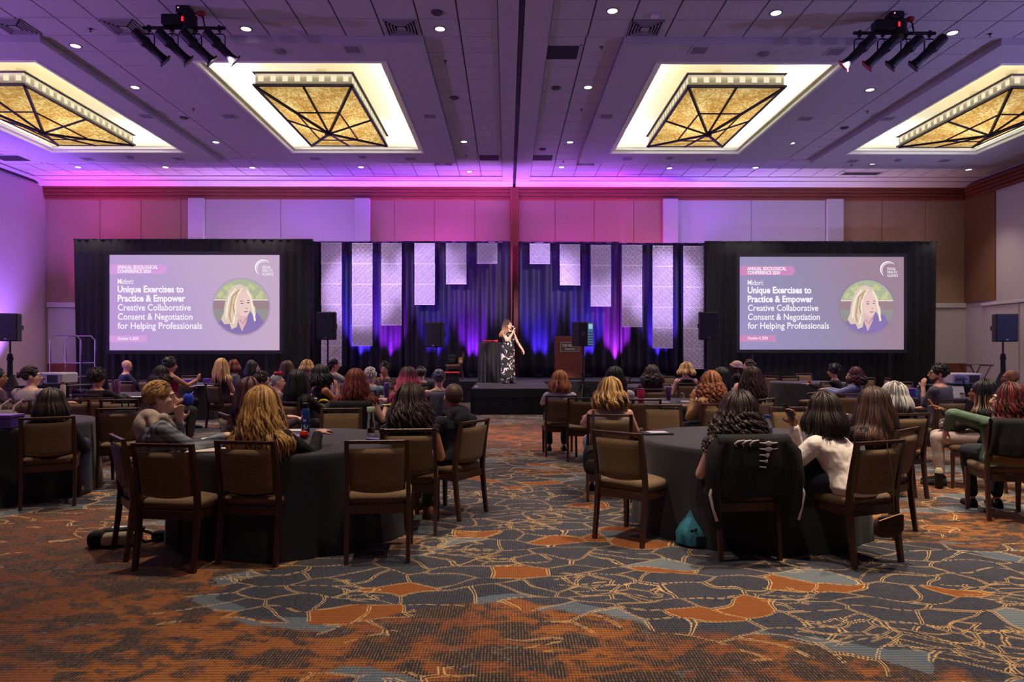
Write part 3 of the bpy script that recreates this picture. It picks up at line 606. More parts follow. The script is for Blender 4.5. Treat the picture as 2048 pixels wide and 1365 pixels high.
for lst, sd in ((((663, 6, 486), (724.5, 5, 487), (783, 4, 487), (849.5, 3, 487), (912.5, 2, 487), (974.5, 1, 487)), 'left'), (((1079.5, 1, 487.5), (1140, 2, 489), (1202, 3, 490), (1264, 4, 490), (1325.5, 5, 491.5), (1387, 6, 492)), 'right')):
    for px, n, py in lst:
        x = atY(px, PY); z = zat(py, PY)
        t = thing('hanging_panel_strip', 'hanging strip of %s white embossed panel%s, %s of the stage centre' % (num[n - 1], 's' if n > 1 else '', sd), 'hanging panels', (x, PY, 0), 0, 'embossed panel strips over the stage')
        for k in range(n):
            o = bpy.data.objects.new('embossed_panel', PM); C.objects.link(o); o.parent = t; o.location = (rnd.uniform(-.004, .004), 0, z - k * (PS + .004)); o.rotation_euler = (0, rnd.uniform(-.003, .003), 0)
        g = MB()
        for s_ in (-.3, .3): g.tube([(s_, .004, z - .02), (s_, .02, z + .04), (s_, .57, zat(484, 22.92) - .015)], .003, 5)
        g.build('hanging_wire', M('wire', (.4, .4, .45), .3, metal=1), t)
# uplights in front of the drape
for i, (px, c) in enumerate(((716, 'blue'), (776, 'violet'), (868, 'blue'), (943, 'violet'), (1080, 'blue'), (1176, 'blue'), (1236, 'purple'), (1326, 'blue'))):
    x = atY(px, 22.42); g = thing('stage_uplight', '%s stage uplight standing at the foot of the drape, %s' % (c, ['far left', 'second from left', 'behind the grey-haired audience member', 'beside the stage chair', 'right of the speaker', 'behind the lectern', 'right of the lectern', 'far right'][i]), 'stage light', (x, 22.42, SH), 0, 'uplights along the stage drapes')
    MB().lathe([(.02, .03), (.09, .04), (.10, .12), (.10, .14), (.085, .14), (.08, .11)], n=16).build('housing', lampb, g)
    MB().tube([(-.12, 0, .0), (-.13, 0, .09), (-.10, 0, .09)], .008, 5).tube([(.12, 0, .0), (.13, 0, .09), (.10, 0, .09)], .008, 5).box(-.13, .13, -.02, .02, 0, .01).build('bracket', lampb, g)

for y_, k_ in ((20.6, 'nearer the left loudspeaker'), (16.5, 'farther along the left wall')):
    g = thing('wall_uplight', 'small purple uplight on the floor at the left wall, ' + k_, 'stage light', (-15.3, y_, 0)); MB().lathe([(.02, .03), (.09, .04), (.10, .12), (.10, .14), (.085, .14), (.08, .11)], n=16).build('housing', lampb, g); MB().box(-.13, .13, -.02, .02, 0, .01).build('bracket', lampb, g)
# projection screens
def txt(s, size, x, z, mat, parent, y=-.012, bold=0, align='LEFT', sx=1.0, name='text_line', sp=1.0):
    c = bpy.data.curves.new(name, 'FONT'); c.body = s; c.size = size; c.align_x = align; c.offset = bold; c.space_character = sp; c.resolution_u = 3; c.extrude = .0008
    o = bpy.data.objects.new(name, c); C.objects.link(o); o.parent = parent; o.location = (x, y, z); o.rotation_euler = (PI / 2, 0, 0); o.scale = (sx, 1, 1); c.materials.append(mat); return o
def slide_mat(name, c1, c2, c3):
    m = bpy.data.materials.new(name); m.use_nodes = True; nt = m.node_tree; nt.nodes.clear(); N = nt.nodes; L = nt.links
    out = N.new('ShaderNodeOutputMaterial'); em = N.new('ShaderNodeEmission'); tc = N.new('ShaderNodeTexCoord'); sp = N.new('ShaderNodeSeparateXYZ'); L.new(tc.outputs['Generated'], sp.inputs[0])
    r = N.new('ShaderNodeValToRGB'); e = r.color_ramp.elements; e[0].color = (*lin(c1), 1); e[1].color = (*lin(c3), 1); q = e.new(.5); q.color = (*lin(c2), 1)
    a = N.new('ShaderNodeMath'); a.operation = 'MULTIPLY_ADD'; L.new(sp.outputs[2], a.inputs[0]); a.inputs[1].default_value = .25; L.new(sp.outputs[0], a.inputs[2])
    L.new(a.outputs[0], r.inputs[0]); L.new(r.outputs[0], em.inputs[0]); L.new(em.outputs[0], out.inputs[0]); return m
def poly(pts, y, m, parent, name): return MB().prism(pts, y - .001, y).build(name, m, parent)
def circ(cx, cz, r, n=40, a0=0, a1=360, ry=None): return [(cx + r * cos(R(a0 + (a1 - a0) * k / n)), cz + (ry or r) * sin(R(a0 + (a1 - a0) * k / n))) for k in range(n)]
def screen(px0, px1, py0, py1, Y, label, cols, pre):
    x0, x1 = atY(px0, Y), atY(px1, Y); z1, z0 = zat(py0, Y), zat(py1, Y); W, H = x1 - x0, z1 - z0; cx = (x0 + x1) / 2
    t = thing('projection_screen', label, 'screen', (cx, Y, 0), 0, 'two projection screens')
    fm = M('screen_frame', (.010, .010, .016), .6); g = MB(); b = .11
    g.box(-W / 2 - b, W / 2 + b, .0, .04, z1, z1 + b); g.box(-W / 2 - b, W / 2 + b, 0, .04, z0 - b, z0); g.box(-W / 2 - b, -W / 2, 0, .04, z0, z1); g.box(W / 2, W / 2 + b, 0, .04, z0, z1); g.build('screen_frame', fm, t)
    for s_ in (-1, 1):
        g = MB(); g.box(s_ * W * .42 - .03, s_ * W * .42 + .03, .04, .10, 0, z0); g.box(s_ * W * .42 - .04, s_ * W * .42 + .04, -.35, .35, 0, .04); g.build('screen_leg', M('screen_leg_metal', (.01, .01, .012), .8), t)
    sl = MB().box(-W / 2, W / 2, .0, .02, z0, z1).build('slide_image', cols[0], t)
    u = lambda fx: -W / 2 + W * fx; v = lambda fz: z1 - H * fz   # fractions of the slide
    wt = E(pre + '_text', cols[1]); bandm = E(pre + '_band', cols[2]); dkr = E(pre + '_shade', cols[3])
    poly([(u(0), v(.10)), (u(.32), v(.10)), (u(.335), v(.125)), (u(.335), v(.17)), (u(.32), v(.20)), (u(0), v(.20))], -.002, bandm, sl, 'title_band')
    poly([(u(0), v(.845)), (u(.22), v(.845)), (u(.22), v(.915)), (u(0), v(.915))], -.002, bandm, sl, 'date_band')
    k = H / 2.95
    def T(s, fx, fz, h, wfrac, bold):
        o = txt(s, h, u(fx), v(fz), wt, sl, -.004, bold)
        TX.append((o, wfrac * W, s)); return o
    T('ANNUAL SEXOLOGICAL', .046, .145, .150 * k, .238, .004); T('CONFERENCE 2024', .046, .188, .150 * k, .198, .004)
    T('Midori:', .046, .305, .235 * k, .095, .001)
    T('Unique Exercises to', .046, .392, .29 * k, .388, .009); T('Practice & Empower', .046, .488, .29 * k, .398, .009)
    T('Creative Collaborative', .048, .583, .285 * k, .428, .003); T('Consent & Negotiation', .048, .680, .285 * k, .438, .003); T('for Helping Professionals', .049, .775, .285 * k, .495, .003)
    T('October 4, 2024', .048, .892, .135 * k, .122, .0015)
    # emblem: open double ring and three lines of lettering
    lx, lz, lr = u(.905), v(.135), H * .085
    def arc(r0, r1, a0, a1, nm):
        n = 28; g = MB()
        for i in range(n):
            a, b2 = R(a0 + (a1 - a0) * i / n), R(a0 + (a1 - a0) * (i + 1) / n); wd = (r1 - r0) * sin(PI * (i + .5) / n) ** .5; rm = (r0 + r1) / 2
            g.prism([(lx + (rm - wd / 2) * cos(a), lz + (rm - wd / 2) * sin(a)), (lx + (rm + wd / 2) * cos(a), lz + (rm + wd / 2) * sin(a)), (lx + (rm + wd / 2) * cos(b2), lz + (rm + wd / 2) * sin(b2)), (lx + (rm - wd / 2) * cos(b2), lz + (rm - wd / 2) * sin(b2))], -.004, -.003)
        g.build(nm, wt, sl)
    arc(lr * .88, lr * 1.05, 40, 235, 'emblem_arc'); arc(lr * .72, lr * .80, 60, 215, 'emblem_arc')
    for i, s in enumerate(('SEXUAL', 'HEALTH', 'ALLIANCE')): T(s, .898, .142 + .036 * i, .12 * k, (.052, .058, .066)[i], .0005)
    # round portrait
    pcx, pcz, pr = u(.775), v(.545), H * .293
    q = lambda a, b_: (pcx + a * pr, pcz + b_ * pr)
    def seg(lo, hi, nm, m, y):
        P = []; 
        a_hi, a_lo = math.asin(max(-1, min(1, hi))), math.asin(max(-1, min(1, lo)))
        for i in range(13): a = a_lo + (a_hi - a_lo) * i / 12; P.append(q(cos(a), sin(a)))
        for i in range(13): a = PI - a_hi + (a_hi - a_lo) * i / 12; P.append(q(cos(a), sin(a)))
        poly(P, y, m, sl, nm)
    poly(circ(pcx, pcz, pr * 1.05), -.002, dkr, sl, 'portrait_shade')
    P_ = lambda nm, c: E(pre + nm, c)
    seg(.27, .999, 'portrait_trees', P_('_trees', (176, 184, 156)), -.003); seg(-.999, .27, 'portrait_wall', P_('_wallc', (158, 132, 140)), -.003)
    seg(.23, .27, 'portrait_beam', P_('_beam', (238, 216, 214)), -.0045); seg(-.5, -.08, 'portrait_railing', P_('_rail', (150, 148, 146)), -.0045)
    rr = random.Random(5)
    g = MB()
    for i in range(34):
        a = rr.uniform(-.85, .85); b_ = rr.uniform(.33, .78)
        if a * a + b_ * b_ < .85: g.prism(circ(*q(a, b_), pr * rr.uniform(.03, .09), 7), -.0052, -.0046)
    g.build('portrait_leaves', P_('_leaf', (200, 202, 146)), sl)
    seg2 = [q(*p) for p in ((-.80, -.58), (-.62, -.36), (-.42, -.22), (.05, -.12), (.30, -.2), (.55, -.2), (.68, -.34), (.80, -.58), (.55, -.82), (.2, -.96), (-.2, -.96), (-.55, -.82))]
    poly(seg2, -.006, P_('_blouse', (138, 118, 178)), sl, 'portrait_blouse')
    hair = [(-.05, .82), (-.28, .76), (-.45, .56), (-.54, .3), (-.60, .05), (-.62, -.2), (-.72, -.45), (-.6, -.62), (-.42, -.6), (-.34, -.8), (-.16, -.72), (-.1, -.4), (.15, -.3), (.3, -.1), (.42, -.3), (.46, -.55), (.52, -.25), (.5, -.02), (.40, .12), (.36, .4), (.22, .7)]
    poly([q(*p) for p in hair], -.0075, P_('_hair', (222, 202, 186)), sl, 'portrait_hair')
    poly([q(*p) for p in ((-.12, -.2), (-.1, -.55), (.03, -.88), (.2, -.5), (.26, -.15))], -.009, P_('_skin', (222, 184, 186)), sl, 'portrait_neck')
    poly([q(*p) for p in ((-.12, .36), (-.18, .1), (-.14, -.12), (-.02, -.3), (.14, -.36), (.24, -.3), (.33, -.12), (.38, .05), (.36, .25), (.28, .46), (.14, .56), (0, .5))], -.0105, P_('_face', (236, 202, 198)), sl, 'portrait_face')
    hk = P_('_hairdark', (196, 160, 128)); hl = P_('_hairlite', (248, 236, 210))
    for i, (pts, m_) in enumerate(((((-.02, .62), (-.3, .4), (-.36, .1), (-.42, -.3), (-.36, -.55)), hk), (((.02, .66), (-.14, .4), (-.22, .1), (-.2, -.2), (-.28, -.6)), hl), (((.2, .6), (.36, .3), (.4, .05), (.44, -.2), (.5, -.5)), hl), (((-.2, .65), (-.42, .35), (-.5, 0), (-.54, -.4)), hl), (((-.1, .6), (-.2, .3), (-.28, 0), (-.2, -.35)), hk))):
        g = MB()
        for a, b_ in zip(pts[:-1], pts[1:]):
            d = Vector((b_[0] - a[0], b_[1] - a[1])).normalized() * .03; g.prism([q(a[0] - d.y, a[1] + d.x), q(a[0] + d.y, a[1] - d.x), q(b_[0] + d.y, b_[1] - d.x), q(b_[0] - d.y, b_[1] + d.x)], -.0125, -.0115)
        g.build('portrait_lock', m_, sl)
    dkf = P_('_feature', (120, 88, 100))
    for a, b_, rx, rz_ in ((.03, .13, .055, .02), (.25, .15, .045, .02), (.02, .21, .07, .012), (.26, .23, .05, .012), (.17, -.17, .07, .016), (.2, -.05, .03, .012)): poly(circ(*q(a, b_), rx * pr, 12, ry=rz_ * pr), -.0125, dkf, sl, 'portrait_feature')
    MB().tube([(*q(-.06, -.45)[:1], -.012, q(-.06, -.45)[1]), (q(.06, -.6)[0], -.012, q(.06, -.6)[1]), (q(.2, -.38)[0], -.012, q(.2, -.38)[1])], .008, 4).build('portrait_necklace', dkf, sl)
    return t
TX = []
screen(219, 559, 511, 701, 21.7, 'projected lavender conference slide with portrait, on the left screen', [slide_mat('slide_left', (188, 152, 214), (186, 162, 208), (198, 172, 200)), (252, 246, 255), (214, 160, 222), (180, 154, 194)], 'sl')
screen(1479.5, 1807.5, 513.5, 699.5, 21.7, 'projected grey-violet conference slide with portrait, on the right screen', [slide_mat('slide_right', (160, 148, 196), (150, 142, 178), (160, 132, 152)), (252, 248, 255), (206, 140, 190), (146, 132, 160)], 'sr')
bpy.context.view_layer.update()
def fonts_to_mesh():
    bpy.context.view_layer.update(); dg = bpy.context.evaluated_depsgraph_get()
    for o in [q for q in sc.objects if q.type == 'FONT']:
        wd = next((w_ for q, w_, s in TX if q == o), None); me = bpy.data.meshes.new_from_object(o.evaluated_get(dg)); par = o.parent; loc = tuple(o.location); rot = tuple(o.rotation_euler); k = o.scale.x
        if wd: k = wd / max(.01, max(v.co.x for v in me.vertices) - min(v.co.x for v in me.vertices))
        mt = o.data.materials[0]; bpy.data.objects.remove(o); me.materials.clear(); me.materials.append(mt)
        n = bpy.data.objects.new('text_line', me); C.objects.link(n); n.parent = par; n.location = loc; n.rotation_euler = rot; n.scale = (k, 1, 1)
    TX.clear()

# loudspeakers
spk = M('speaker_black', (.008, .008, .011), .6, bump=.1, bscale=400); spg = M('speaker_grille', (.010, .012, .018), .6)
def loudspeaker(px, py0, py1, D, rz, label, w_=.40, panel=False, base='tripod'):
    x, y = atD(px, D); z1 = CAMH + (703 - py0) * D / F; z0 = CAMH + (703 - py1) * D / F; h = z1 - z0
    t = thing('loudspeaker', label, 'speaker', (x, y, z0), rz)
    a = w_ / 2; g = MB(); pr = [(-a, -.17), (a, -.17), (a * .98, .0), (a * .62, .19), (-a * .62, .19), (-a * .98, 0)]
    g.loft([[(p[0] * .96, p[1] * .96, 0) for p in pr], [(p[0], p[1], .015) for p in pr], [(p[0], p[1], h - .015) for p in pr], [(p[0] * .96, p[1] * .96, h) for p in pr]]); g.build('cabinet', spk, t)
    MB().box(-a + .012, a - .012, -.182, -.168, .012, h - .012, .008).build('grille', spg, t)
    MB().box(-.022, .022, -.186, -.180, .035, .05).build('badge', M('badge_silver', (.6, .6, .65), .3, metal=.8), t)
    for s_ in (-1, 1): MB().box(s_ * a * .8 - .012, s_ * a * .8 + .012, .06, .16, h * .42, h * .58, .004).build('handle', lampb, t)
    if panel:
        g = MB().box(-a * .55, a * .55, .186, .196, .02, h - .02).build('rear_panel', E('panel_blue', (70, 104, 140)), t); e = E('panel_pale', (150, 190, 215))
        g2 = MB(); g2.box(-.09, .09, .196, .199, h * .72, h * .92); g2.build('display', e, t); g2 = MB(); rr = random.Random(3)
        for i in range(5):
            for j in range(4): g2.cyl(0, 0, 0, 0.001, 0.001, n=3); g2.box(-.1 + j * .055, -.1 + j * .055 + .03, .196, .2, .05 + i * .06, .05 + i * .06 + .03)
        g2.build('knob', lampb, t)
    s = thing('speaker_stand', label.replace('loudspeaker', 'stand under loudspeaker') if False else 'black stand under the ' + label.split('black ')[-1], 'stand', (x, y, 0), rz + .4)
    hb = .5 if base == 'tripod' else 1.0
    g = MB(); g.cyl(0, 0, hb * .4, z0 * .62, .026, n=10); g.cyl(0, 0, z0 * .6, z0, .019, n=10); g.build('pole', lampb, s)
    g = MB(); g.lathe([(.03, z0 * .6 - .05), (.045, z0 * .6 - .03), (.045, z0 * .6 + .03), (.03, z0 * .6 + .06)], n=12); g.tube([(.03, 0, z0 * .6), (.09, 0, z0 * .6)], .012, 6); g.build('collar', lampb, s)
    if base == 'tripod':
        for k in range(3):
            a_ = 2 * PI * k / 3; g = MB(); g.tube([(0.02 * cos(a_), .02 * sin(a_), .75), (.50 * cos(a_), .50 * sin(a_), .012)], .014, 6); g.tube([(0, 0, .25), (.27 * cos(a_), .27 * sin(a_), .36)], .010, 5); g.build('leg', lampb, s)
    else:
        g = MB(); n = 16; rr = random.Random(1)
        g.lathe([(.40, 0), (.34, .25), (.22, .6), (.10, .95), (.05, 1.05), (.045, 1.3), (.06, 1.34), (.04, 1.45)], n=14); g.build('fabric_cover', velv, s, True)
loudspeaker(655.5, 625, 680, 15.0, 0, 'black loudspeaker in front of the leftmost panel strip')
loudspeaker(1414.5, 625, 680, 15.0, 0, 'black loudspeaker in front of the rightmost panel strip')
loudspeaker(873, 645, 695, 16.6, -.35, 'black loudspeaker left of the presenter, angled inward', .42)
loudspeaker(1166, 645, 693, 15.6, PI + .95, 'black loudspeaker with lit rear panel before the lectern', .42, True)
loudspeaker(20, 628, 683, 13.4, .2, 'black loudspeaker by the purple left wall', .40, base='cover')
loudspeaker(2006, 629, 684, 14.6, -.2, 'black loudspeaker by the right wall', .42, base='cover')

# lectern
x, y = atD(1138, 21.2); t = thing('lectern', 'reddish-brown wooden lectern with hotel name plaque on the stage', 'lectern', (x, y, SH))
lw = M('lectern_wood', lin((92, 44, 32)), .4, nscale=6, namt=.15, stretch=(5, 1, .5)); w2 = .455
MB().box(-w2, w2, -.25, -.21, .06, 1.32, .008).build('front_panel', lw, t); MB().box(-w2, -w2 + .03, -.21, .25, .06, 1.22).build('side_panel', lw, t); MB().box(w2 - .03, w2, -.21, .25, .06, 1.22).build('side_panel', lw, t)
MB().box(-w2 + .03, w2 - .03, -.2, .24, .7, .72).build('shelf', lw, t); MB().box(-w2 - .02, w2 + .02, -.27, .27, 0, .07, .01).build('base', lampb, t)
g = MB().box(-w2 + .03, w2 - .03, -.24, .28, 1.30, 1.33); g.xf(Matrix.Rotation(R(-7), 4, 'X')); g.build('reading_top', lw, t)
pq = MB().box(-.29, .29, -.262, -.248, .86, 1.16, .006).build('plaque', M('plaque_grey', lin((74, 66, 64)), .4), t); pt = M('plaque_text', lin((206, 200, 190)), .4)
g = MB(); [g.box(*q) for q in ((-.285, .285, -.267, -.262, .865, .872), (-.285, .285, -.267, -.262, 1.148, 1.155), (-.285, -.278, -.267, -.262, .872, 1.148), (.278, .285, -.267, -.262, .872, 1.148))]; g.build('plaque_border', pt, pq)
a = txt('THE WESTIN', .105, 0, 1.02, pt, pq, -.266, .002, 'CENTER', .78); b_ = txt('WESTMINSTER', .05, 0, .93, pt, pq, -.266, .001, 'CENTER', .9)
fonts_to_mesh()
# cocktail table
ctn = M('table_linen', lin((38, 36, 46)), .85, sheen=.15, nscale=90, namt=.05)
def cloth_mesh(r, h, amp=.03, flare=.03, nf=11, seed=0, top=.0):
    n = 96; rr = random.Random(seed); ph = rr.uniform(0, 6); ph2 = rr.uniform(0, 6); rings = []
    prof = [(.001, h), (r * .5, h), (r * .96, h), (r * .992, h - .004), (r, h - .014), (r + .004, h - .05)] + [(r + .004 + flare * t, h - .05 - (h - .055) * t) for t in (.12, .28, .5, .75, 1)]
    for i, (q, z) in enumerate(prof):
        t = max(0, (h - .05 - z) / (h - .05)); A = amp * min(1, t * 1.3)
        rings.append([((q + A * (sin(nf * a + ph + .8 * sin(2 * a)) + .35 * sin(nf * 2.3 * a + ph2))) * cos(a), (q + A * (sin(nf * a + ph + .8 * sin(2 * a)) + .35 * sin(nf * 2.3 * a + ph2))) * sin(a), z) for a in [2 * PI * k / n for k in range(n)]])
    m = MB(); m.loft(rings, False); return m.mesh('tablecloth', ctn, True)
x, y = atD(980, 19.3); t = thing('cocktail_table', 'tall round table in black pleated cloth beside the presenter', 'table', (x, y, SH))
o = bpy.data.objects.new('tablecloth', cloth_mesh(.31, 1.13, .022, .02, 16, 3)); C.objects.link(o); o.parent = t
for k, (dx, c) in enumerate(((-.16, (214, 40, 60)), (-.08, (200, 36, 52)), (.0, (220, 60, 70)), (.09, (205, 40, 80)), (.17, (214, 50, 60)))):
    o = MB().ell((0, 0, .03), (.045, .04, .03), 10, 7).ell((.03, .01, .05), (.03, .03, .02), 8, 5).build('red_trinket', M('trinket%d' % k, lin(c), .4), None, True); o.location = (x + dx, y + .03 * (k % 2), SH + 1.13); tag(o, ('leftmost', 'second from left', 'middle', 'fourth from left', 'rightmost')[k] + ' of the small red toys on the tall black table', 'toy', 'red toys on the tall stage table')
# red-topped case by the stage
x, y = atD(902, 19.0); t = thing('equipment_case', 'black case with a red lid beside the stage', 'case', (x, y, 0)); MB().box(-.22, .22, -.2, .2, 0, .88, .01).build('case_body', lampb, t); MB().box(-.235, .235, -.215, .215, .885, .925, .008).build('lid', M('lid_red', lin((200, 30, 54)), .4), t)
g = MB(); [g.box(-.2, .2, -.206, -.2, .1 + .12 * k, .19 + .12 * k) for k in range(6)]; g.build('drawer_front', M('case_grey', lin((40, 38, 46)), .4), t)
o = MB().box(-.045, .045, -.02, .02, 0, .05, .006).build('card_stack', M('paper_white', lin((230, 226, 232)), .7)); x, y = atD(952, 16.4); o.location = (x, y, SH); tag(o, 'small white card box on the front left corner of the stage', 'card box')
# projectors on draped carts
def projector(px, py, D, label, lab2, wd=.62, rz=0):
    x, y = atD(px, D); z = CAMH + (703 - py) * D / F
    c = thing('projector_cart', lab2, 'cart', (x, y, 0)); m = drape(-.42, .42, -.30, .01, z - .01, .012, .16, 0, 5); m.build('skirt', skm, c, True); MB().box(-.44, .44, -.31, .31, z - .03, z, .006).build('top', blk, c)
    for s_ in (-1, 1): MB().cyl(s_ * .4, .26, 0, z - .03, .02, n=8).build('leg', lampb, c)
    t = thing('projector', label, 'projector', (x, y, z), rz); pw = M('projector_white', lin((214, 208, 224)), .45); a = wd / 2
    MB().box(-a, a, -.22, .22, .02, .2, .02).build('body', pw, t); MB().box(-a + .02, -.06, -.226, -.218, .05, .15).build('port_panel', M('projector_grey', lin((150, 146, 164)), .5), t)
    g = MB(); [g.box(.02 + .022 * k, .02 + .022 * k + .01, -.228, -.218, .045, .165) for k in range(8)]; g.build('air_vent', M('vent_dark', lin((60, 56, 74)), .6), t)
    g = MB(); [g.cyl(0, 0, 0, .001, .001, n=3) for k in range(1)]; [g.box(-a + .05 + .05 * k, -a + .075 + .05 * k, -.230, -.224, .09, .115) for k in range(4)]; g.build('port', lampb, t)
    MB().lathe([(.06, 0), (.06, .05), (.045, .06)], n=16).xf(Matrix.Translation((.1, .22, .11)) @ Matrix.Rotation(-PI / 2, 4, 'X')).build('lens', lampb, t)
    for s_ in (-1, 1): MB().cyl(s_ * (a - .06), 0, 0, .025, .02, n=8).build('foot', lampb, t)
    g = MB(); g.tube([(-.15, -.23, .1), (-.15, -.32, .08), (-.13, -.34, -.05), (-.12, -.33, -.3)], .01, 6); g.build('cable', lampb, t)
projector(110, 770, 11.2, 'white projector on the black-draped cart at left', 'black draped projector cart, left side', .50)
projector(1919, 770, 11.6, 'white projector on the black-draped cart at right', 'black draped projector cart, right side', .50)
# chrome garment cart
x, y = atD(146, 17.5); t = thing('luggage_cart', 'chrome garment and luggage cart frame against the left wall panel', 'cart', (x, y, 0)); ch = M('chrome', (.75, .7, .8), .15, metal=1)
zt = CAMH + (703 - 672) * 17.5 / F
for yy in (-.3, .3):
    g = MB(); g.tube([(-.38, yy, .1), (-.38, yy, zt - .12), (-.28, yy, zt), (-.05, yy, zt)], .016, 8); g.tube([(.38, yy, .1), (.38, yy, zt - .12), (.28, yy, zt), (-.05, yy, zt)], .016, 8); g.build('upright_frame', ch, t)
for zz in (.5, .85, 1.2):
    g = MB(); g.tube([(-.38, -.3, zz), (.38, -.3, zz)], .01, 6); g.tube([(-.38, .3, zz), (.38, .3, zz)], .01, 6); g.build('cross_bar', ch, t)
MB().box(-.42, .42, -.34, .34, .1, .14, .01).build('platform', M('cart_red', lin((90, 20, 30)), .8), t)
for s1 in (-1, 1):
    for s2 in (-1, 1): MB().xf(Matrix()).cyl(s1 * .36, s2 * .28, .0, .1, .05, n=12).build('caster', lampb, t)
# folding tray stand
x, y = atD(1951, 18.5); t = thing('tray_stand', 'dark wooden folding tray stand by the right wainscot', 'stand', (x, y, 0)); zt = CAMH - (731 - 703) * 18.5 / F; dw = M('dark_wood', lin((60, 32, 26)), .4)
for yy in (-.2, .2):
    for s_ in (-1, 1): g = MB(); g.tube([(s_ * .3, yy, 0), (-s_ * .28, yy, zt)], .016, 6); g.build('leg', dw, t)
MB().box(-.33, -.27, -.23, .23, zt - .02, zt + .02).build('rail', dw, t); MB().box(.27, .33, -.23, .23, zt - .02, zt + .02).build('rail', dw, t)
for s_ in (-.12, .12): MB().box(-.3, .3, s_ - .02, s_ + .02, zt + .015, zt + .022).build('strap', blk, t)
# ---------------------------------------------------------------- chairs and tables
frm = M('chair_frame', lin((70, 44, 38)), .35, nscale=6, namt=.15); uph = M('chair_fabric', lin((116, 92, 66)), .9, nscale=55, namt=.16, bump=.25, bscale=300, stretch=(.35, 1, 2.2), sheen=.1)
def chair_meshes():
    d = {}
    hw = .215
    def post(s):
        g = MB(); P = [(s * hw, -.275, 0), (s * hw, -.245, .22), (s * hw, -.225, .43), (s * hw, -.235, .55), (s * .212, -.262, .72), (s * .210, -.292, .875)]
        rings = [[(x - .015, y - .02 * k, z), (x + .015, y - .02 * k, z), (x + .015, y + .02 * k, z), (x - .015, y + .02 * k, z)] for (x, y, z), k in zip(P, (.8, .95, 1.1, 1.05, .85, .75))]
        return g.loft(rings)
    d['post_l'] = post(-1).mesh('back_post', frm, False); d['post_r'] = post(1).mesh('back_post', frm, False)
    g = MB(); g.box(-.197, .197, -.303, -.279, .85, .875, .004); d['rail'] = g.mesh('top_rail', frm, False)
    g = MB(); n = 8; rings = []
    for i in range(n + 1):
        t = i / n; z = .515 + (.815 - .515) * t; y = -.232 - .052 * t ** 1.3; dz = [0] 
        rings.append((z, y))
    m = MB(); front = []; P = []
    for (z, y) in rings:
        row = []
        for k in range(13):
            u = -1 + 2 * k / 12; sag = -.022 * (1 - u * u) * (1 - (z - .515) / .3) ; cv = -.012 * (1 - u * u)
            row.append((u * .194, y + cv, z + sag))
        P.append(row)
    v = []; f = []; W = 13; th = .024
    for sgn in (-1, 1):
        for i, row in enumerate(P):
            for k, (x, y, z) in enumerate(row):
                e = .45 if (i in (0, n) or k in (0, 12)) else 1.0; v.append((x, y + sgn * th * e, z))
    o_ = (n + 1) * W
    for i in range(n):
        for k in range(12):
            a = i * W + k; f.append((a, a + 1, a + W + 1, a + W)); f.append((o_ + a, o_ + a + W, o_ + a + W + 1, o_ + a + 1))
    bd = [k for k in range(W)] + [i * W + 12 for i in range(1, n + 1)] + [n * W + k for k in range(11, -1, -1)] + [i * W for i in range(n - 1, 0, -1)]
    for a, b in zip(bd, bd[1:] + bd[:1]): f.append((a, o_ + a, o_ + b, b))
    m.add(v, f); me = m.mesh('backrest', uph, True); d['back'] = me
    m = MB(); S = []
    for z, i, pf in ((.405, .012, 0), (.412, .002, 0), (.45, -.004, 0), (.468, .004, 0), (.478, .02, 0)):
        x0, x1, y0, y1 = -.215 + i, .215 - i, -.215 + i, .235 - i; c = .03
        S.append([(x0 + c, y0, z), (x1 - c, y0, z), (x1, y0 + c, z), (x1 + .008, 0, z), (x1, y1 - c, z), (x1 - c, y1, z), (0, y1 + .012, z), (x0 + c, y1, z), (x0, y1 - c, z), (x0 - .008, 0, z), (x0, y0 + c, z)])
    S.append([(x * .6, y * .6, .486) for x, y, _ in S[-1]]); m.loft(S); d['seat'] = m.mesh('seat', uph, True); d['seat'].set_sharp_from_angle(angle=R(50))
    g = MB(); g.box(-.20, .20, -.235, -.21, .345, .405); g.box(-.20, .20, .195, .22, .345, .405); g.box(-.215, -.19, -.21, .2, .345, .405); g.box(.19, .215, -.21, .2, .345, .405); d['apron'] = g.mesh('apron', frm, False)
    for nm, s in (('leg_l', -1), ('leg_r', 1)):
        g = MB(); rr = [[(s * hw + a * q - (.004 * s), .205 + b * q, z) for a, b in ((-1, -1), (1, -1), (1, 1), (-1, 1))] for z, q in ((0, .014), (.40, .021))]; g.loft(rr); d[nm] = g.mesh('front_leg', frm, False)
    return d
CM = chair_meshes(); CHAIRS = []
PARTS = (('seat', 'seat'), ('backrest', 'back'), ('back_post', 'post_l'), ('back_post', 'post_r'), ('front_leg', 'leg_l'), ('front_leg', 'leg_r'), ('top_rail', 'rail'), ('apron', 'apron'))
def chair(x, y, r, label, group='brown banquet chairs', z=0):
    """x,y: seat centre; r in degrees, 0 faces the stage, + turns left"""
    t = thing('banquet_chair', label, 'chair', (x, y, z), R(r), group)
    for nm, k in PARTS:
        o = bpy.data.objects.new(nm, CM[k]); C.objects.link(o); o.parent = t
    CHAIRS.append(t); return t
def fwd(r): return Vector((-sin(R(r)), cos(R(r)), 0))
def rgt(r): return Vector((cos(R(r)), sin(R(r)), 0))
def chair_rail(px, D, r, label, **k):
    """place by the centre of the top rail"""
    x, y = atD(px, D); p = Vector((x, y, 0)) + fwd(r) * .29; return chair(p.x, p.y, r, label, **k)
TZ = .75; TMESH = [cloth_mesh(.915, TZ, .028, .035, 11, s) for s in range(4)]
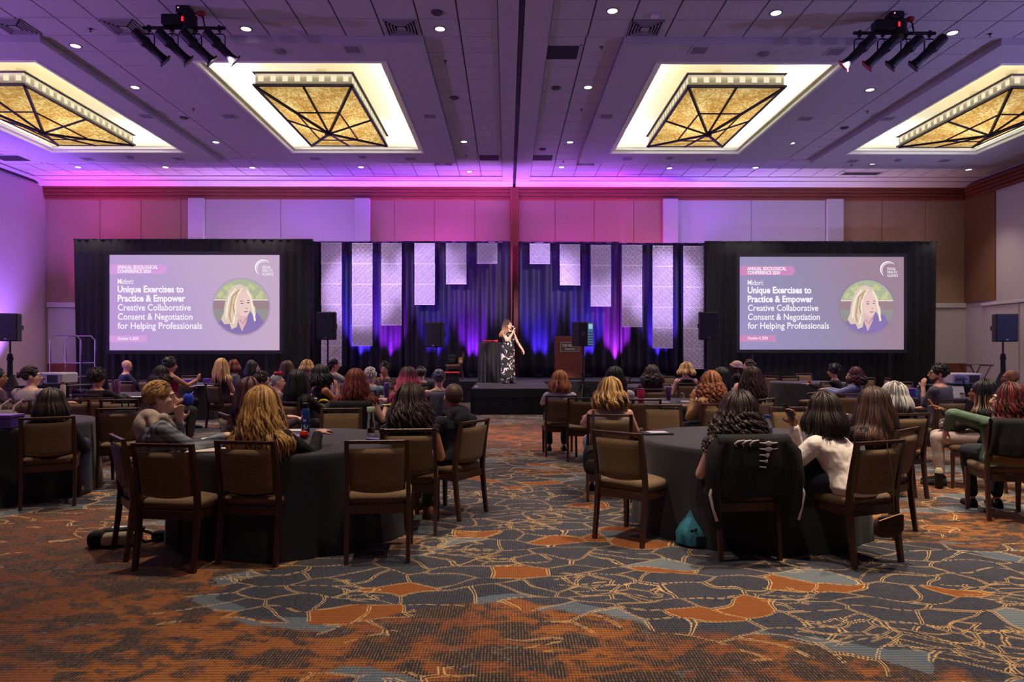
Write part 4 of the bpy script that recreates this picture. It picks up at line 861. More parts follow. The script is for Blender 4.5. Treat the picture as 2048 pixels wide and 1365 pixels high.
def table(px, D, label, k=0, r=1.0):
    x, y = atD(px, D); t = thing('round_table', label, 'table', (x, y, 0), k * 1.1, 'round tables under black cloths')
    o = bpy.data.objects.new('tablecloth', TMESH[k % 4]); C.objects.link(o); o.parent = t
    MB().cyl(0, 0, TZ - .03, TZ - .006, .905, n=48).build('tabletop', M('table_board', (.2, .14, .09), .6), t)
    for a in range(4):
        q = PI / 4 + a * PI / 2; MB().cyl(.6 * cos(q), .6 * sin(q), 0, TZ - .03, .016, n=8).build('leg', MATS['pipe_dark'], t)
    return (x, y)
T1 = table(590, 5.78, 'round black-clothed table with glass bottle and plates, front left', 0)
T2 = table(1493, 5.95, 'round black-clothed table with one tablet at its left, front right', 1)
T0 = table(-8, 7.25, 'round black-clothed table at the far left edge behind an occupied chair', 2)
T3 = table(222, 11.7, 'round black-clothed table with pink tumbler and cream bottle, left middle', 3)
T4 = table(388, 15.6, 'round black-clothed table with purple boxes below the left screen', 0)
T5 = table(705, 10.0, 'round black-clothed table with white tumblers, left of the aisle', 1)
T11 = table(748, 15.6, 'round black-clothed table nearest the stage, left of the aisle', 2)
T6 = table(1345, 10.1, 'round black-clothed table with hot-pink tumbler, right of the aisle', 3)
T7 = table(1315, 14.9, 'round black-clothed table nearest the stage, right of the aisle', 0)
T8 = table(1618, 16.7, 'empty round black-clothed table with a red apple below the right screen', 1)
T9 = table(1868, 11.5, 'round black-clothed table with purple box and water bottle, far right', 2)

# ---------------------------------------------------------------- people
SK = {k: M('skin_' + k, lin(c), .5, nscale=14, namt=.04) for k, c in dict(fair=(232, 184, 160), pink=(224, 170, 150), tan=(196, 140, 108), brown=(132, 84, 60), dark=(74, 44, 34)).items()}
hairm = bpy.data.materials.new('hair'); hairm.use_nodes = True
_n = hairm.node_tree; _b = _n.nodes['Principled BSDF']; _a = _n.nodes.new('ShaderNodeAttribute'); _a.attribute_name = 'tint'; _n.links.new(_a.outputs['Color'], _b.inputs['Base Color']); _b.inputs['Roughness'].default_value = .52; _b.inputs['Specular IOR Level'].default_value = .5
eyew = M('eye_white', (.75, .72, .7), .3); eyed = M('eye_iris', (.03, .02, .015), .2); lipm = M('lips', lin((168, 84, 84)), .5); browm = M('brow', (.03, .02, .015), .8)
glm = M('glasses_rim', (.02, .02, .02), .3)
HC = dict(blond=((210, 168, 104), (232, 198, 140), (150, 104, 62)), dkblond=((176, 130, 72), (214, 172, 100), (96, 62, 40)), auburn=((112, 44, 30), (140, 60, 38), (60, 22, 20)), red=((86, 22, 24), (116, 34, 34), (50, 14, 18)), brown=((74, 46, 36), (96, 62, 48), (44, 28, 24)), dkbrown=((46, 30, 28), (62, 42, 38), (26, 18, 18)), black=((20, 18, 22), (30, 28, 34), (12, 10, 14)), grey=((160, 160, 160), (196, 192, 184), (96, 92, 92)), white=((222, 216, 206), (236, 230, 216), (190, 182, 172)), pinky=((64, 34, 38), (90, 40, 46), (40, 24, 28)), ginger=((176, 110, 66), (204, 140, 88), (120, 66, 40)), bluegrey=((96, 104, 122), (130, 138, 156), (52, 50, 66)), burgundy=((62, 22, 30), (84, 30, 38), (34, 14, 20)))
def ik(S, W, pole, a=.285, b=.25):
    S = Vector(S); W = Vector(W); d = W - S; L = min(d.length, (a + b) * .985); d.normalize(); W = S + d * L
    h = (a * a - b * b + L * L) / (2 * L); r = math.sqrt(max(0, a * a - h * h)); p = Vector(pole); p = p - d * p.dot(d); p.normalize(); return S + d * h + p * r, W
def hand(g, W, d, nrm, side, fine, curl=.5, sc_=1.0):
    """palm, four fingers and thumb; d points from wrist to fingertips, nrm is the palm normal"""
    d = Vector(d).normalized(); nrm = Vector(nrm); nrm = (nrm - d * nrm.dot(d)).normalized(); s = d.cross(nrm) * side; W = Vector(W)
    rot = Matrix((s, d, nrm)).transposed(); g.ell(W + d * .045 * sc_, (.040 * sc_, .052 * sc_, .018 * sc_), 12, 8, rot)
    g.cap(W - d * .02, W + d * .03, .027 * sc_, .026 * sc_, 8, 2)
    for i, (o, L) in enumerate(((-.030, .072), (-.010, .082), (.010, .076), (.029, .060))):
        b = W + d * (.085 if i in (1, 2) else .078) * sc_ + s * o * sc_; c = curl
        p1 = b + (d * cos(c * .6) + nrm * sin(c * .6)) * L * .5 * sc_; p2 = p1 + (d * cos(c * 1.8) + nrm * sin(c * 1.8)) * L * .5 * sc_
        g.cap(b, p1, .0092 * sc_, .0085 * sc_, 8, 2); g.cap(p1, p2, .0085 * sc_, .007 * sc_, 8, 2)
    b = W + d * .02 * sc_ - s * .028 * sc_; p1 = b + (d * .55 - s * .75 + nrm * .3).normalized() * .042 * sc_; p2 = p1 + (d * .85 - s * .15 + nrm * .4).normalized() * .032 * sc_
    g.cap(b, p1, .013 * sc_, .0105 * sc_, 8, 2); g.cap(p1, p2, .0105 * sc_, .0085 * sc_, 8, 2)
def lerp(a, b, t): return a + (b - a) * t
def make_person(label, root_loc, rz, Hz, hr=0, w=1.0, skin='fair', top=(60, 60, 60), sleeve='long', pants=(30, 34, 44), hair=None, arms=('lap', 'lap'), lean=.0, pitch=0, face=False, glasses=False, D=10, shoes=(24, 22, 24), hood=None, standing=False, neckline=.06, pm=None, tm=None, beard=False, skirt=None):
    t = thing('person', label, 'person', root_loc, rz)
    fine = D < 6.6; vx = .0085 if fine else (.013 if D < 11.5 else .017); k = 1.05
    if standing: hipz = .90
    else: hipz = .56
    hy = -.08; hx = 0
    ny = hy + lean; nz = Hz - .140; sz = nz - .045          # neck base, shoulder height
    T = nz - (hipz - .09)
    prof = [(0, .165, .125), (.14, .182, .138), (.36, .150, .112), (.58, .160, .112), (.76, .182, .112), (.88, .170, .092), (.95, .115, .072), (1.0, .066, .060)]
    def spine(f): return hy + (ny - hy) * f ** 1.3 + .012 * sin(f * PI)
    def ellp(z):
        f = max(0, min(1, (z - (hipz - .09)) / T))
        for a, b in zip(prof[:-1], prof[1:]):
            if f <= b[0]: u = (f - a[0]) / (b[0] - a[0]); return spine(f), lerp(a[1], b[1], u) * w, lerp(a[2], b[2], u) * (.5 + .5 * w)
        return spine(1), .055, .052
    def torso(g, inf=0, f0=0, f1=1.0, wm=1.0):
        rings = []
        for i in range(15):
            f = f0 + (f1 - f0) * i / 14; z = hipz - .09 + T * f; cy, a, b = ellp(z)
            a += inf; b += inf; a *= wm if f > .8 else 1
            rings.append([(a * cos(2 * PI * j / 20) * (1 if abs(cos(2 * PI * j / 20)) < .9 else 1), cy + b * sin(2 * PI * j / 20), z) for j in range(20)])
        g.loft(rings)
    S = {s: Vector((s * (.168 * (.5 + .5 * w)), ny - .01, sz - .035)) for s in (-1, 1)}
    # arms
    def target(p, s):
        if isinstance(p, (tuple, list)): return Vector(p[:3]), Vector(p[3:6]), (Vector(p[6:9]) if len(p) > 6 else Vector((s * .5, -.4, -1)))
        return {'lap': (Vector((s * .09, .22, .62)), Vector((-s * .5, 1, -.1)), Vector((s * .7, -.6, -.4))),
                'table': (Vector((s * .15, .40, .79)), Vector((-s * .35, 1, 0)), Vector((s * .8, -.1, -1))),
                'chin': (Vector((s * .05, ny + .22, Hz - .20)), Vector((-s * .1, -.1, 1)), Vector((s * .4, .2, -1))),
                'phone': (Vector((s * .07, ny + .33, sz - .20)), Vector((-s * .3, .8, .5)), Vector((s * .5, -.2, -1))),
                'down': (Vector((s * .23, ny + .02, sz - .52)), Vector((0, .1, -1)), Vector((s * .4, -1, 0))),
                'cross': (Vector((-s * .05, ny + .20, sz - .26)), Vector((-s * 1, .1, .1)), Vector((s * .8, -.2, -1)))}[p]
    A = {}
    for s, p in zip((-1, 1), arms):
        W, d, pole = target(p, s); E_, W = ik(S[s], W, pole); A[s] = (E_, W, d)
    body = MB(); torso(body)
    hx_, hyy = 0.0, ny + .025; hc = Vector((0, hyy, Hz))
    body.cap((0, ny, nz - .03), (0, ny + .018, Hz - .06), .060 * (.7 + .3 * w), .056, 12, 3)
    Rh = Matrix.Translation(hc) @ Matrix.Rotation(hr, 4, 'Z') @ Matrix.Rotation(-pitch, 4, 'X') @ Matrix.Scale(k, 4)
    hm = MB()
    hm.ell((0, -.018, .030), (.078, .097, .090), 20, 12); hm.ell((0, .022, -.030), (.062, .070, .088), 18, 12); hm.ell((0, .040, -.082), (.042, .044, .034), 14, 8)
    hm.cap((0, .088, .012), (0, .112, -.022), .009, .013, 8, 3); hm.ell((0, .108, -.028), (.017, .012, .009), 8, 6); hm.ell((0, .078, .028), (.052, .018, .013), 12, 6)
    hm.ell((0, .088, -.054), (.024, .012, .012), 10, 6); hm.ell((.034, .062, -.018), (.024, .024, .022), 8, 6); hm.ell((-.034, .062, -.018), (.024, .024, .022), 8, 6)
    for s in (-1, 1): hm.ell((s * .078, -.008, -.008), (.010, .020, .031), 8, 6, Matrix.Rotation(s * .2, 3, 'Z'))
    hm.xf(Rh); body.add(hm.v, hm.f)
    for s in (-1, 1):
        E_, W, d = A[s]; body.ell(S[s], (.058 * w, .056, .058), 12, 8); body.cap(S[s], E_, .054 * (.5 + .5 * w), .041, 12, 3); body.cap(E_, W, .041, .027, 12, 3)
        pn = Vector((-s, 0, 0)) if abs(d.normalized().z) > .7 else Vector((0, 0, -1)); hand(body, W, d, pn, s, fine, .7 if abs(d.normalized().z) > .7 else .45)
    L = {}
    for s in (-1, 1):
        if standing: K, An = Vector((s * .10, hy + .02, .48)), Vector((s * .13, hy - .01, .09)); Hp = Vector((s * .095, hy, hipz - .02))
        else: Hp = Vector((s * .092, hy + .03, .555)); K = Vector((s * (.115 + .02 * w), .36, .535)); An = Vector((s * .11, .33, .09))
        L[s] = (Hp, K, An); body.cap(Hp, K, .082 * w, .056, 12, 3); body.cap(K, An, .054, .034, 12, 3); body.cap(An + Vector((0, -.02, -.045)), An + Vector((0, .13, -.055)), .034, .026, 10, 3)
    blob(body, 'body', SK[skin], t, vx, 3 if fine else 2)
    # clothes
    tmt = tm or fab('cloth_%d_%d_%d' % top, top); sh = MB(); inf = .014
    if sleeve == 'strapless': torso(sh, inf, 0, .74)
    elif sleeve == 'none': torso(sh, inf, 0, .93, .84)
    else: torso(sh, inf, 0, 1 - neckline)
    if sleeve in ('long', 'short', 'half'):
        for s in (-1, 1):
            E_, W, d = A[s]; sh.ell(S[s], (.070 * w, .068, .068), 12, 8)
            if sleeve == 'short': m_ = S[s] + (E_ - S[s]) * .6; sh.cap(S[s], m_, .066 * w, .060, 12, 2)
            else:
                sh.cap(S[s], E_, .064 * (.5 + .5 * w), .054, 12, 3); sh.cap(E_, E_ + (W - E_) * (.88 if sleeve == 'long' else .35), .053, .040, 12, 3)
    if hood: sh.ell((0, ny - .06, nz + .0), (.115, .07, .06), 14, 8); sh.ell((0, ny - .10, nz - .06), (.09, .05, .08), 12, 8); sh.cap((-.09, ny + .03, nz + .0), (-.03, ny + .10, nz - .06), .035, .025, 8, 2); sh.cap((.09, ny + .03, nz + .0), (.03, ny + .10, nz - .06), .035, .025, 8, 2)
    blob(sh, 'top', tmt, t, vx, 2, .012 if sleeve != 'none' else .006, .07 if fine else .11)
    if hood and isinstance(hood, tuple):
        hd = MB(); hd.ell((0, ny - .055, nz + .012), (.125, .075, .065), 14, 8); hd.ell((0, ny - .11, nz - .07), (.11, .055, .10), 12, 8); hd.cap((-.10, ny + .02, nz + .0), (-.035, ny + .12, nz - .10), .038, .025, 8, 2); hd.cap((.10, ny + .02, nz + .0), (.035, ny + .12, nz - .10), .038, .025, 8, 2); hd.cap((-.10, ny - .05, nz - .02), (-.16, ny - .04, nz - .12), .04, .03, 8, 2); hd.cap((.10, ny - .05, nz - .02), (.16, ny - .04, nz - .12), .04, .03, 8, 2)
        blob(hd, 'hood', fab('hood_%d' % hood[0], hood), t, vx, 14, .006, .05)
    if not standing:
        pt = MB(); z0 = hipz - .09
        pt.ell((0, hy + .02, .56), (.175 * w, .14, .085), 18, 10)
        for s in (-1, 1):
            Hp, K, An = L[s]; pt.cap(Hp, K, .094 * w, .070, 12, 3); pt.cap(K, An + Vector((0, 0, .05)), .068, .052, 12, 3)
        blob(pt, 'trousers', pm or fab('pants_%d_%d_%d' % pants, pants), t, vx * 1.3, 2, .010)
    for s in (-1, 1):
        An = L[s][2]; g = MB(); rings = []
        for (yy, hw_, hh) in ((-.065, .022, .05), (-.055, .034, .075), (0, .036, .082), (.06, .040, .062), (.12, .043, .048), (.165, .036, .036), (.185, .018, .026)):
            rings.append([(An.x + hw_ * cos(a), An.y + yy, .012 + (hh if sin(a) > 0 else .010) * sin(a) * 1.0 + (0)) for a in [2 * PI * j / 12 for j in range(12)]])
        g.loft(rings); o = g.build('shoe', fab('shoe_%d_%d_%d' % shoes, shoes, nscale=0) if D < 9 else M('shoe_plain', (.02, .02, .022), .5), t, True)
    # hair
    def head(p): return Rh @ Vector(p)
    if hair: make_hair(t, hair, Rh, hc, hr, ellp, nz, hipz, D, w)
    if face:
        for s in (-1, 1):
            e = MB().ell((0, 0, 0), (.0145, .009, .0085), 10, 8).xf(Rh @ Matrix.Translation((s * .031, .0845, .010))).build('eye', eyew, t, True)
            MB().ell((0, 0, 0), (.0068, .005, .0068), 8, 6).xf(Rh @ Matrix.Translation((s * .031, .0915, .010))).build('iris', eyed, e, True)
            g = MB(); g.tube([(s * .014, .098, .031), (s * .034, .094, .036), (s * .052, .082, .030)], [.004, .0045, .002], 6); g.xf(Rh).build('eyebrow', browm, t, True)
        g = MB(); g.ell((0, .098, -.0505), (.022, .006, .0045), 10, 6); g.ell((0, .097, -.059), (.019, .007, .0055), 10, 6); g.xf(Rh).build('mouth', lipm, t, True)
    if glasses:
        g = MB()
        for s in (-1, 1): g.tube([(s * .034 + .024 * cos(a), .104 - .012 * abs(cos(a)) * (1 if s * cos(a) > 0 else 0), .008 + .019 * sin(a)) for a in [2 * PI * j / 12 for j in range(13)]], .0028, 5); g.tube([(s * .058, .094, .012), (s * .082, .0, .010)], .0025, 5)
        g.tube([(-.01, .105, .012), (.01, .105, .012)], .0025, 5); g.xf(Rh).build('glasses', glm, t, True)
    if beard:
        g = MB(); g.ell((0, .045, -.085), (.050, .046, .040), 12, 8); g.ell((0, .02, -.06), (.066, .05, .04), 12, 8); g.xf(Rh); blob(g, 'beard', M('beard', lin((70, 56, 48)), .9), t, .012, 2)
    return t, A, Rh
def make_hair(t, spec, Rh, hc, hr, ellp, nz, hipz, D, w):
    kind, colr = spec[0], HC[spec[1]]; L = spec[2] if len(spec) > 2 else .3; opt = spec[3] if len(spec) > 3 else {}
    rr = random.Random(int(D * 977) + int(hc.z * 1e4)); c3 = [lin(c) for c in colr]; tip = lin(opt['tip']) if 'tip' in opt else None
    def pc():
        u = rr.random(); hl = opt.get('hl', .3); return c3[1] if u < hl else (c3[2] if u < hl + .3 else c3[0])
    g = MB(); kinv = 1.0; dk = tuple(v * .6 for v in c3[0])
    def base(r=(.086, .102, .098), c=(0, -.022, .034)):
        b = MB().ell(c, r, 18, 12); b.xf(Rh); g.add(b.v, b.f, dk)
    def push(p, m=1.10):
        if p.z > nz + .06 or p.z < hipz - .1: return p
        cy, a, b = ellp(p.z); sh = max(0, min(1, (p.z - (nz - .16)) / .12)); a += .03 + .02 * (1 - sh); 
        if p.z > nz - .10: a = max(a, .11 * w)
        b += .026 + (.014 if D < 6.6 else 0); q = math.hypot(p.x / a, (p.y - cy) / b)
        if q < m: 
            if q < .05: return Vector((p.x, cy - b * m, p.z))
            return Vector((p.x * m / q, cy + (p.y - cy) * m / q, p.z))
        return p
    near = D < 6.6; NS = (230 if near else (120 if D < 11.5 else 64)); rad = opt.get('rad', .0088 if near else (.0125 if D < 11.5 else .017)); sd = 5 if near else 4
    vol = opt.get('vol', 1.0); part = opt.get('part', 0)
    if kind in ('long', 'wavy', 'curly', 'bob'):
        base()
        amp = {'long': .004, 'bob': .004, 'wavy': .013, 'curly': .020}[kind]; turns = {'long': 1.2, 'bob': 1, 'wavy': 2.6, 'curly': 5.0}[kind] * L / .3; nseg = {'long': 9, 'bob': 8, 'wavy': 12, 'curly': 18}[kind]
        if not near: nseg = min(nseg, 12)
        for i in range(NS):
            az = rr.uniform(-1, 1); az = az * R(opt.get('span', 128)); lay = rr.random()          # azimuth round the back, 0 = straight back
            Rr = (.094 + .022 * lay * vol); ln = L * rr.uniform(.82, 1.05) * (1 if abs(az) < R(100) else opt.get('side', .9))
            dirv = Vector((sin(az), -cos(az), 0)); th0 = rr.uniform(.05, .9); pts = []; path = []
            nA = 5
            for j in range(nA):
                th = th0 + (1.62 - th0) * j / (nA - 1); px_ = sin(th) * dirv.x * Rr * .92 + part * (1 - sin(th)) ; py_ = sin(th) * dirv.y * Rr * 1.08 - .018; pz_ = cos(th) * Rr * 1.06 + .032
                path.append(head_p(Rh, px_, py_, pz_))
            e = path[-1]; hd = Rh.to_3x3() @ dirv; hd.normalize(); tot = ln; nB = nseg; p = e.copy()
            for j in range(1, nB + 1):
                f = j / nB; sp = (.035 * vol * sin(f * PI * .8) + .03 * f * (vol - .6)); q = Vector((e.x + hd.x * sp, e.y + hd.y * sp, e.z - tot * f)); q = push(q); path.append(q)
            ph = rr.uniform(0, 6.28); n = len(path); pts = []; cols = []; c = pc(); rs = []
            for j, q in enumerate(path):
                f = max(0, (j - 2) / (n - 3)); a = amp * min(1, f * 2.5) * (.7 + .6 * lay) * opt.get('ampk', 1); an = ph + turns * 2 * PI * f
                pts.append(q + Vector((hd.y, -hd.x, 0)) * a * cos(an) + hd * a * sin(an) * .8 + Vector((0, 0, 0)))
                cc = c
                if tip:
                    u = max(0, min(1, (f - opt.get('tip0', .25)) / .3)) * (.5 + .5 * lay); cc = tuple(lerp(c[m], tip[m], u) for m in range(3))
                cols.append(cc); rs.append(rad * (.7 + .5 * min(1, j / 4)) * (1 if f < .7 else max(.15, 1 - (f - .7) * 2.6)) * (1.15 if kind == 'curly' else 1))
            g.tube(pts, rs, sd, cols)
    elif kind in ('afro', 'curlyshort'):
        big = opt.get('r', .145 if kind == 'afro' else .118); cz = .03 + (big - .1) * .6
        b = MB().ell((0, -.022, cz), (big * .86, big * .92, big * .86), 16, 10); b.xf(Rh); g.add(b.v, b.f, dk)
        for i in range(int(NS * 1.3)):
            th = math.acos(rr.uniform(-.55, 1)); az = rr.uniform(-PI, PI); d = Vector((sin(th) * sin(az), -sin(th) * cos(az), cos(th)))
            if d.y > .45 and d.z < .55: continue
            o = Vector((0, -.022, cz)) + Vector((d.x * big * .84, d.y * big * .9, d.z * big * .84)); tq = d.orthogonal().normalized(); bq = d.cross(tq); pts = []; ph = rr.uniform(0, 6.28)
            for j in range(7): a = ph + j * 1.25; pts.append(Rh @ (o + d * (.006 * j - .008) + tq * cos(a) * .012 + bq * sin(a) * .012))
            g.tube(pts, [.007, .009, .009, .009, .008, .006, .003], 4, [pc()] * 7)
    elif kind in ('bun', 'pony', 'short', 'updo', 'thin'):
        base((.083, .1, .096) if kind != 'short' else (.086, .103, .097))
        ns = int(NS * (2.6 if near else .8)); rad = rad * (.45 if near else 1)
        anchor = Vector((0, -.115, opt.get('az', .03))) if kind != 'updo' else Vector((0, -.10, .08))
        for i in range(ns):
            th = math.acos(rr.uniform(-.2, 1)); az = rr.uniform(-PI, PI); d = Vector((sin(th) * sin(az), -sin(th) * cos(az), cos(th)))
            if d.y > .55 and d.z < .62: continue
            P0 = Vector((d.x * .086, d.y * .103 - .02, d.z * .1 + .032)); c = pc(); pts = []
            if kind in ('short', 'thin'):
                P1 = P0 + Vector((0, -.02, -.035)) * rr.uniform(.7, 1.2)
                for j in range(5):
                    q = P0.lerp(P1, j / 4); e = q - Vector((0, -.02, .032)); e = Vector((e.x / .088, e.y / .105, e.z / .102)); e.normalize(); pts.append(Rh @ (Vector((e.x * .088, e.y * .105, e.z * .102)) * (1 + .05 * sin(j)) + Vector((0, -.02, .032))))
            else:
                for j in range(6):
                    q = P0.lerp(anchor, j / 5); e = q - Vector((0, -.02, .032)); e = Vector((e.x / .088, e.y / .104, e.z / .101)); e.normalize(); pts.append(Rh @ (Vector((e.x * .088, e.y * .104, e.z * .101)) + Vector((0, -.02, .032))))
            g.tube(pts, [rad * .9] * (len(pts) - 1) + [rad * .3], 4, [c] * len(pts))
        if kind in ('bun', 'updo'):
            b = MB()
            for j in range(9):
                a = rr.uniform(0, 6.28); q0 = anchor + Vector((0, -.02, 0)); pts = []
                for m in range(9): u = a + m * .75; pts.append(Rh @ (q0 + Vector((cos(u) * .034, -.010 * sin(j), sin(u) * .030)) * (.5 + .07 * j)))
                g.tube(pts, .012, 5, [pc()] * 9)
        if kind == 'pony':
            off = opt.get('side', 0)
            for i in range(26):
                ph = rr.uniform(0, 6.28); c = pc(); pts = []; rs = []; A0 = Rh @ anchor
                for j in range(10):
                    f = j / 9; sw = .028 * sin(min(1, f * 1.5) * PI * .8) * rr.uniform(.9, 1.1); q = A0 + Vector((off * f * .1 + cos(ph) * sw, -.03 * sin(f * PI * .6) + sin(ph) * sw * .7, -L * f)); q = push(q, 1.15); pts.append(q); rs.append(.009 * (1.15 - f * .8))
                g.tube(pts, rs, 4, [c] * 10)
    elif kind == 'buzz':
        b = MB().ell((0, -.024, .036), (.0805, .0985, .0915), 20, 12); b.xf(Rh); g.add(b.v, b.f, c3[0])
    elif kind == 'braids':
        base((.09, .105, .10))
        for i in range(90):
            az = rr.uniform(-1, 1) * R(125); Rr = rr.uniform(.095, .115); dv = Vector((sin(az), -cos(az), 0)); pts = []; th0 = rr.uniform(.1, 1)
            for j in range(4): th = th0 + (1.6 - th0) * j / 3; pts.append(Rh @ Vector((sin(th) * dv.x * Rr * .92, sin(th) * dv.y * Rr * 1.08 - .018, cos(th) * Rr * 1.1 + .034)))
            e = pts[-1]; hd = Rh.to_3x3() @ dv
            for j in range(1, 7): f = j / 6; pts.append(push(Vector((e.x + hd.x * .03 * f, e.y + hd.y * .03 * f, e.z - L * f)) + Vector((rr.uniform(-.004, .004), rr.uniform(-.004, .004), 0))))
            n = len(pts); cols = [c3[0]] * 5 + [lin(opt.get('tip', (150, 96, 60))) if rr.random() < .45 else c3[0]] * (n - 5); g.tube(pts, .0085, 4, cols)
    if g.v: g.build('hair', hairm, t, True, True)
def head_p(Rh, x, y, z): return Rh @ Vector((x, y, z))
PEOPLE = {}
def seated(key, label, short, px, py, D, r, hr=None, chair_r=None, chair=True, chz=0, clab=None, **kw):
    """head centre at pixel (px, py) and depth D; body faces r, head faces hr (degrees, 0 = stage, + = left)"""
    x, y = atD(px, D); Hz = CAMH - (py - 703) * D / F; Hz = max(.98, min(1.27, Hz)); lean = kw.pop('lean', .0)
    p = Vector((x, y, 0)) - fwd(r) * (-.08 + lean + .025)
    hrr = R((r if hr is None else hr) - r) * 1.0
    rs = make_person(label, (p.x, p.y, 0), R(r), Hz, hrr, lean=lean, D=D, **kw); PEOPLE[key] = (rs, p, r)
    if chair: 
        cr = r if chair_r is None else chair_r; globals()['chair'](p.x, p.y, cr, clab or ('brown banquet chair occupied by the ' + short))
    return rs
P = seated
# ---- front left table
plaid = None
def plaid_mat(name, a, b, s=26):
    m = bpy.data.materials.new(name); m.use_nodes = True; nt = m.node_tree; N = nt.nodes; L = nt.links; bs = N['Principled BSDF']; tc = N.new('ShaderNodeTexCoord'); last = None
    for i, (d, sc_) in enumerate((('X', s), ('Z', s), ('X', s * 2.1), ('Z', s * 2.1))):
        w_ = N.new('ShaderNodeTexWave'); w_.bands_direction = d; w_.inputs['Scale'].default_value = sc_ * .16; w_.inputs['Distortion'].default_value = .6; L.new(tc.outputs['Object'], w_.inputs[0])
        if last is None: last = w_.outputs['Fac']
        else:
            q = N.new('ShaderNodeMath'); q.operation = 'ADD'; L.new(last, q.inputs[0]); L.new(w_.outputs['Fac'], q.inputs[1]); last = q.outputs[0]
    r = N.new('ShaderNodeMapRange'); L.new(last, r.inputs[0]); r.inputs[1].default_value = .8; r.inputs[2].default_value = 3.0
    mx = N.new('ShaderNodeMix'); mx.data_type = 'RGBA'; L.new(r.outputs[0], mx.inputs[0]); mx.inputs[6].default_value = (*lin(a), 1); mx.inputs[7].default_value = (*lin(b), 1); L.new(mx.outputs[2], bs.inputs['Base Color']); bs.inputs['Roughness'].default_value = .9; return m
def spots_mat(name, a, b, s=9, th=.5, vor=False):
    m = bpy.data.materials.new(name); m.use_nodes = True; nt = m.node_tree; N = nt.nodes; L = nt.links; bs = N['Principled BSDF']; tc = N.new('ShaderNodeTexCoord')
    n = N.new('ShaderNodeTexNoise'); n.inputs['Scale'].default_value = s; n.inputs['Detail'].default_value = 3; n.inputs['Distortion'].default_value = 1.4; L.new(tc.outputs['Object'], n.inputs[0])
    r = N.new('ShaderNodeMapRange'); L.new(n.outputs[0], r.inputs[0]); r.inputs[1].default_value = th; r.inputs[2].default_value = th + .02
    mx = N.new('ShaderNodeMix'); mx.data_type = 'RGBA'; L.new(r.outputs[0], mx.inputs[0]); mx.inputs[6].default_value = (*lin(a), 1); mx.inputs[7].default_value = (*lin(b), 1); L.new(mx.outputs[2], bs.inputs['Base Color']); bs.inputs['Roughness'].default_value = .8; return m
P('hoodie', 'blond woman in grey plaid shirt with beige hood, chin on hand, front left', 'woman in the beige hood', 322, 797, 5.2, -52, -72, chair_r=-50, lean=.06, hair=('pony', 'dkblond', .22, dict(az=-.05, side=-.6, hl=.45)), top=(104, 112, 128), tm=plaid_mat('grey_plaid', (58, 66, 80), (150, 154, 164)), hood=(196, 176, 160), face=True, arms=((.03, .13, .965, .15, -.1, 1), (.16, .42, .84, -.2, 1, .1)), skin='fair', w=1.02)
P('blonde', 'woman with long streaked honey-blond hair and black top, back to camera', 'woman with long honey-blond hair', 528, 815, 5.02, -8, -20, lean=.03, hair=('wavy', 'dkblond', .40, dict(vol=1.25, hl=.4, ampk=.6)), top=(16, 14, 18), arms=('table', (.26, .34, .86, .3, 1, .15)), skin='fair', w=1.05)
P('green', 'dark-haired woman in olive green tank top, back to camera', 'woman in the olive tank top', 822, 806, 5.75, 4, -14, chair_r=3, lean=.0, hair=('wavy', 'dkbrown', .27, dict(vol=1.5)), top=(66, 74, 36), sleeve='none', arms=((-.22, .22, .78, -.1, 1, 0), 'lap'), skin='tan', pants=(64, 74, 44), w=1.08, shoes=(120, 96, 60))
P('navy', 'short-haired man in dark navy hoodie, seen from behind', 'man in the navy hoodie', 906, 796, 6.3, 48, 22, chair_r=58, lean=.0, hair=('buzz', 'brown', 0), top=(16, 19, 34), hood=(17, 20, 36), arms=('lap', 'lap'), skin='tan', w=1.15)
P('maroon', 'woman with long burgundy hair in dark plum top, in profile', 'woman with long burgundy hair', 505, 786, 7.0, -55, -62, lean=.04, hair=('long', 'burgundy', .34, dict(vol=1.1)), top=(58, 40, 54), face=True, arms=('table', 'table'), glasses=True, skin='fair', w=1.1)
P('phoner', 'dark-haired woman in black sweater holding a phone at the table', 'woman in black holding a phone', 596, 764, 8.7, -25, -10, lean=.0, hair=('long', 'black', .36), top=(14, 13, 17), arms=('table', (.22, .34, .83, .2, 1, .2)), skin='tan', w=1.05)
# ---- middle left table
P('auburn', 'woman with long auburn hair and bare shoulders before the white tumblers', 'woman with long auburn hair', 712, 764, 8.4, 0, 6, lean=.0, hair=('wavy', 'auburn', .32, dict(vol=1.2, ampk=.5)), top=(20, 16, 18), sleeve='strapless', arms=((-.30, .20, .80, -.1, .3, 1), (.33, .12, .78, .1, 1, -.3)), skin='pink', w=1.22)
P('blackhair', 'black-haired woman with bare arm raised, left of the auburn-haired woman', 'black-haired woman with bare arms', 645, 751, 10.0, -50, -40, hair=('wavy', 'black', .2, dict(vol=1.2)), top=(15, 14, 18), sleeve='none', arms=('table', 'chin'), skin='tan')
P('greyman', 'white-haired man in pale teal shirt, seen from behind', 'white-haired man in teal', 742, 752, 11.2, -18, -14, hair=('short', 'white', 0), top=(128, 156, 160), arms=('lap', 'lap'), skin='fair', w=1.15)
P('facing', 'dark-haired woman in patterned brown blouse facing the camera', 'woman facing the camera', 769, 739, 13.0, 160, 176, hair=('curlyshort', 'black', 0, dict(r=.112)), tm=spots_mat('brown_print', (40, 28, 30), (120, 92, 76), 22, .52), arms=('chin', (.36, .06, .95, 1, 0, .1)), face=True, skin='tan')
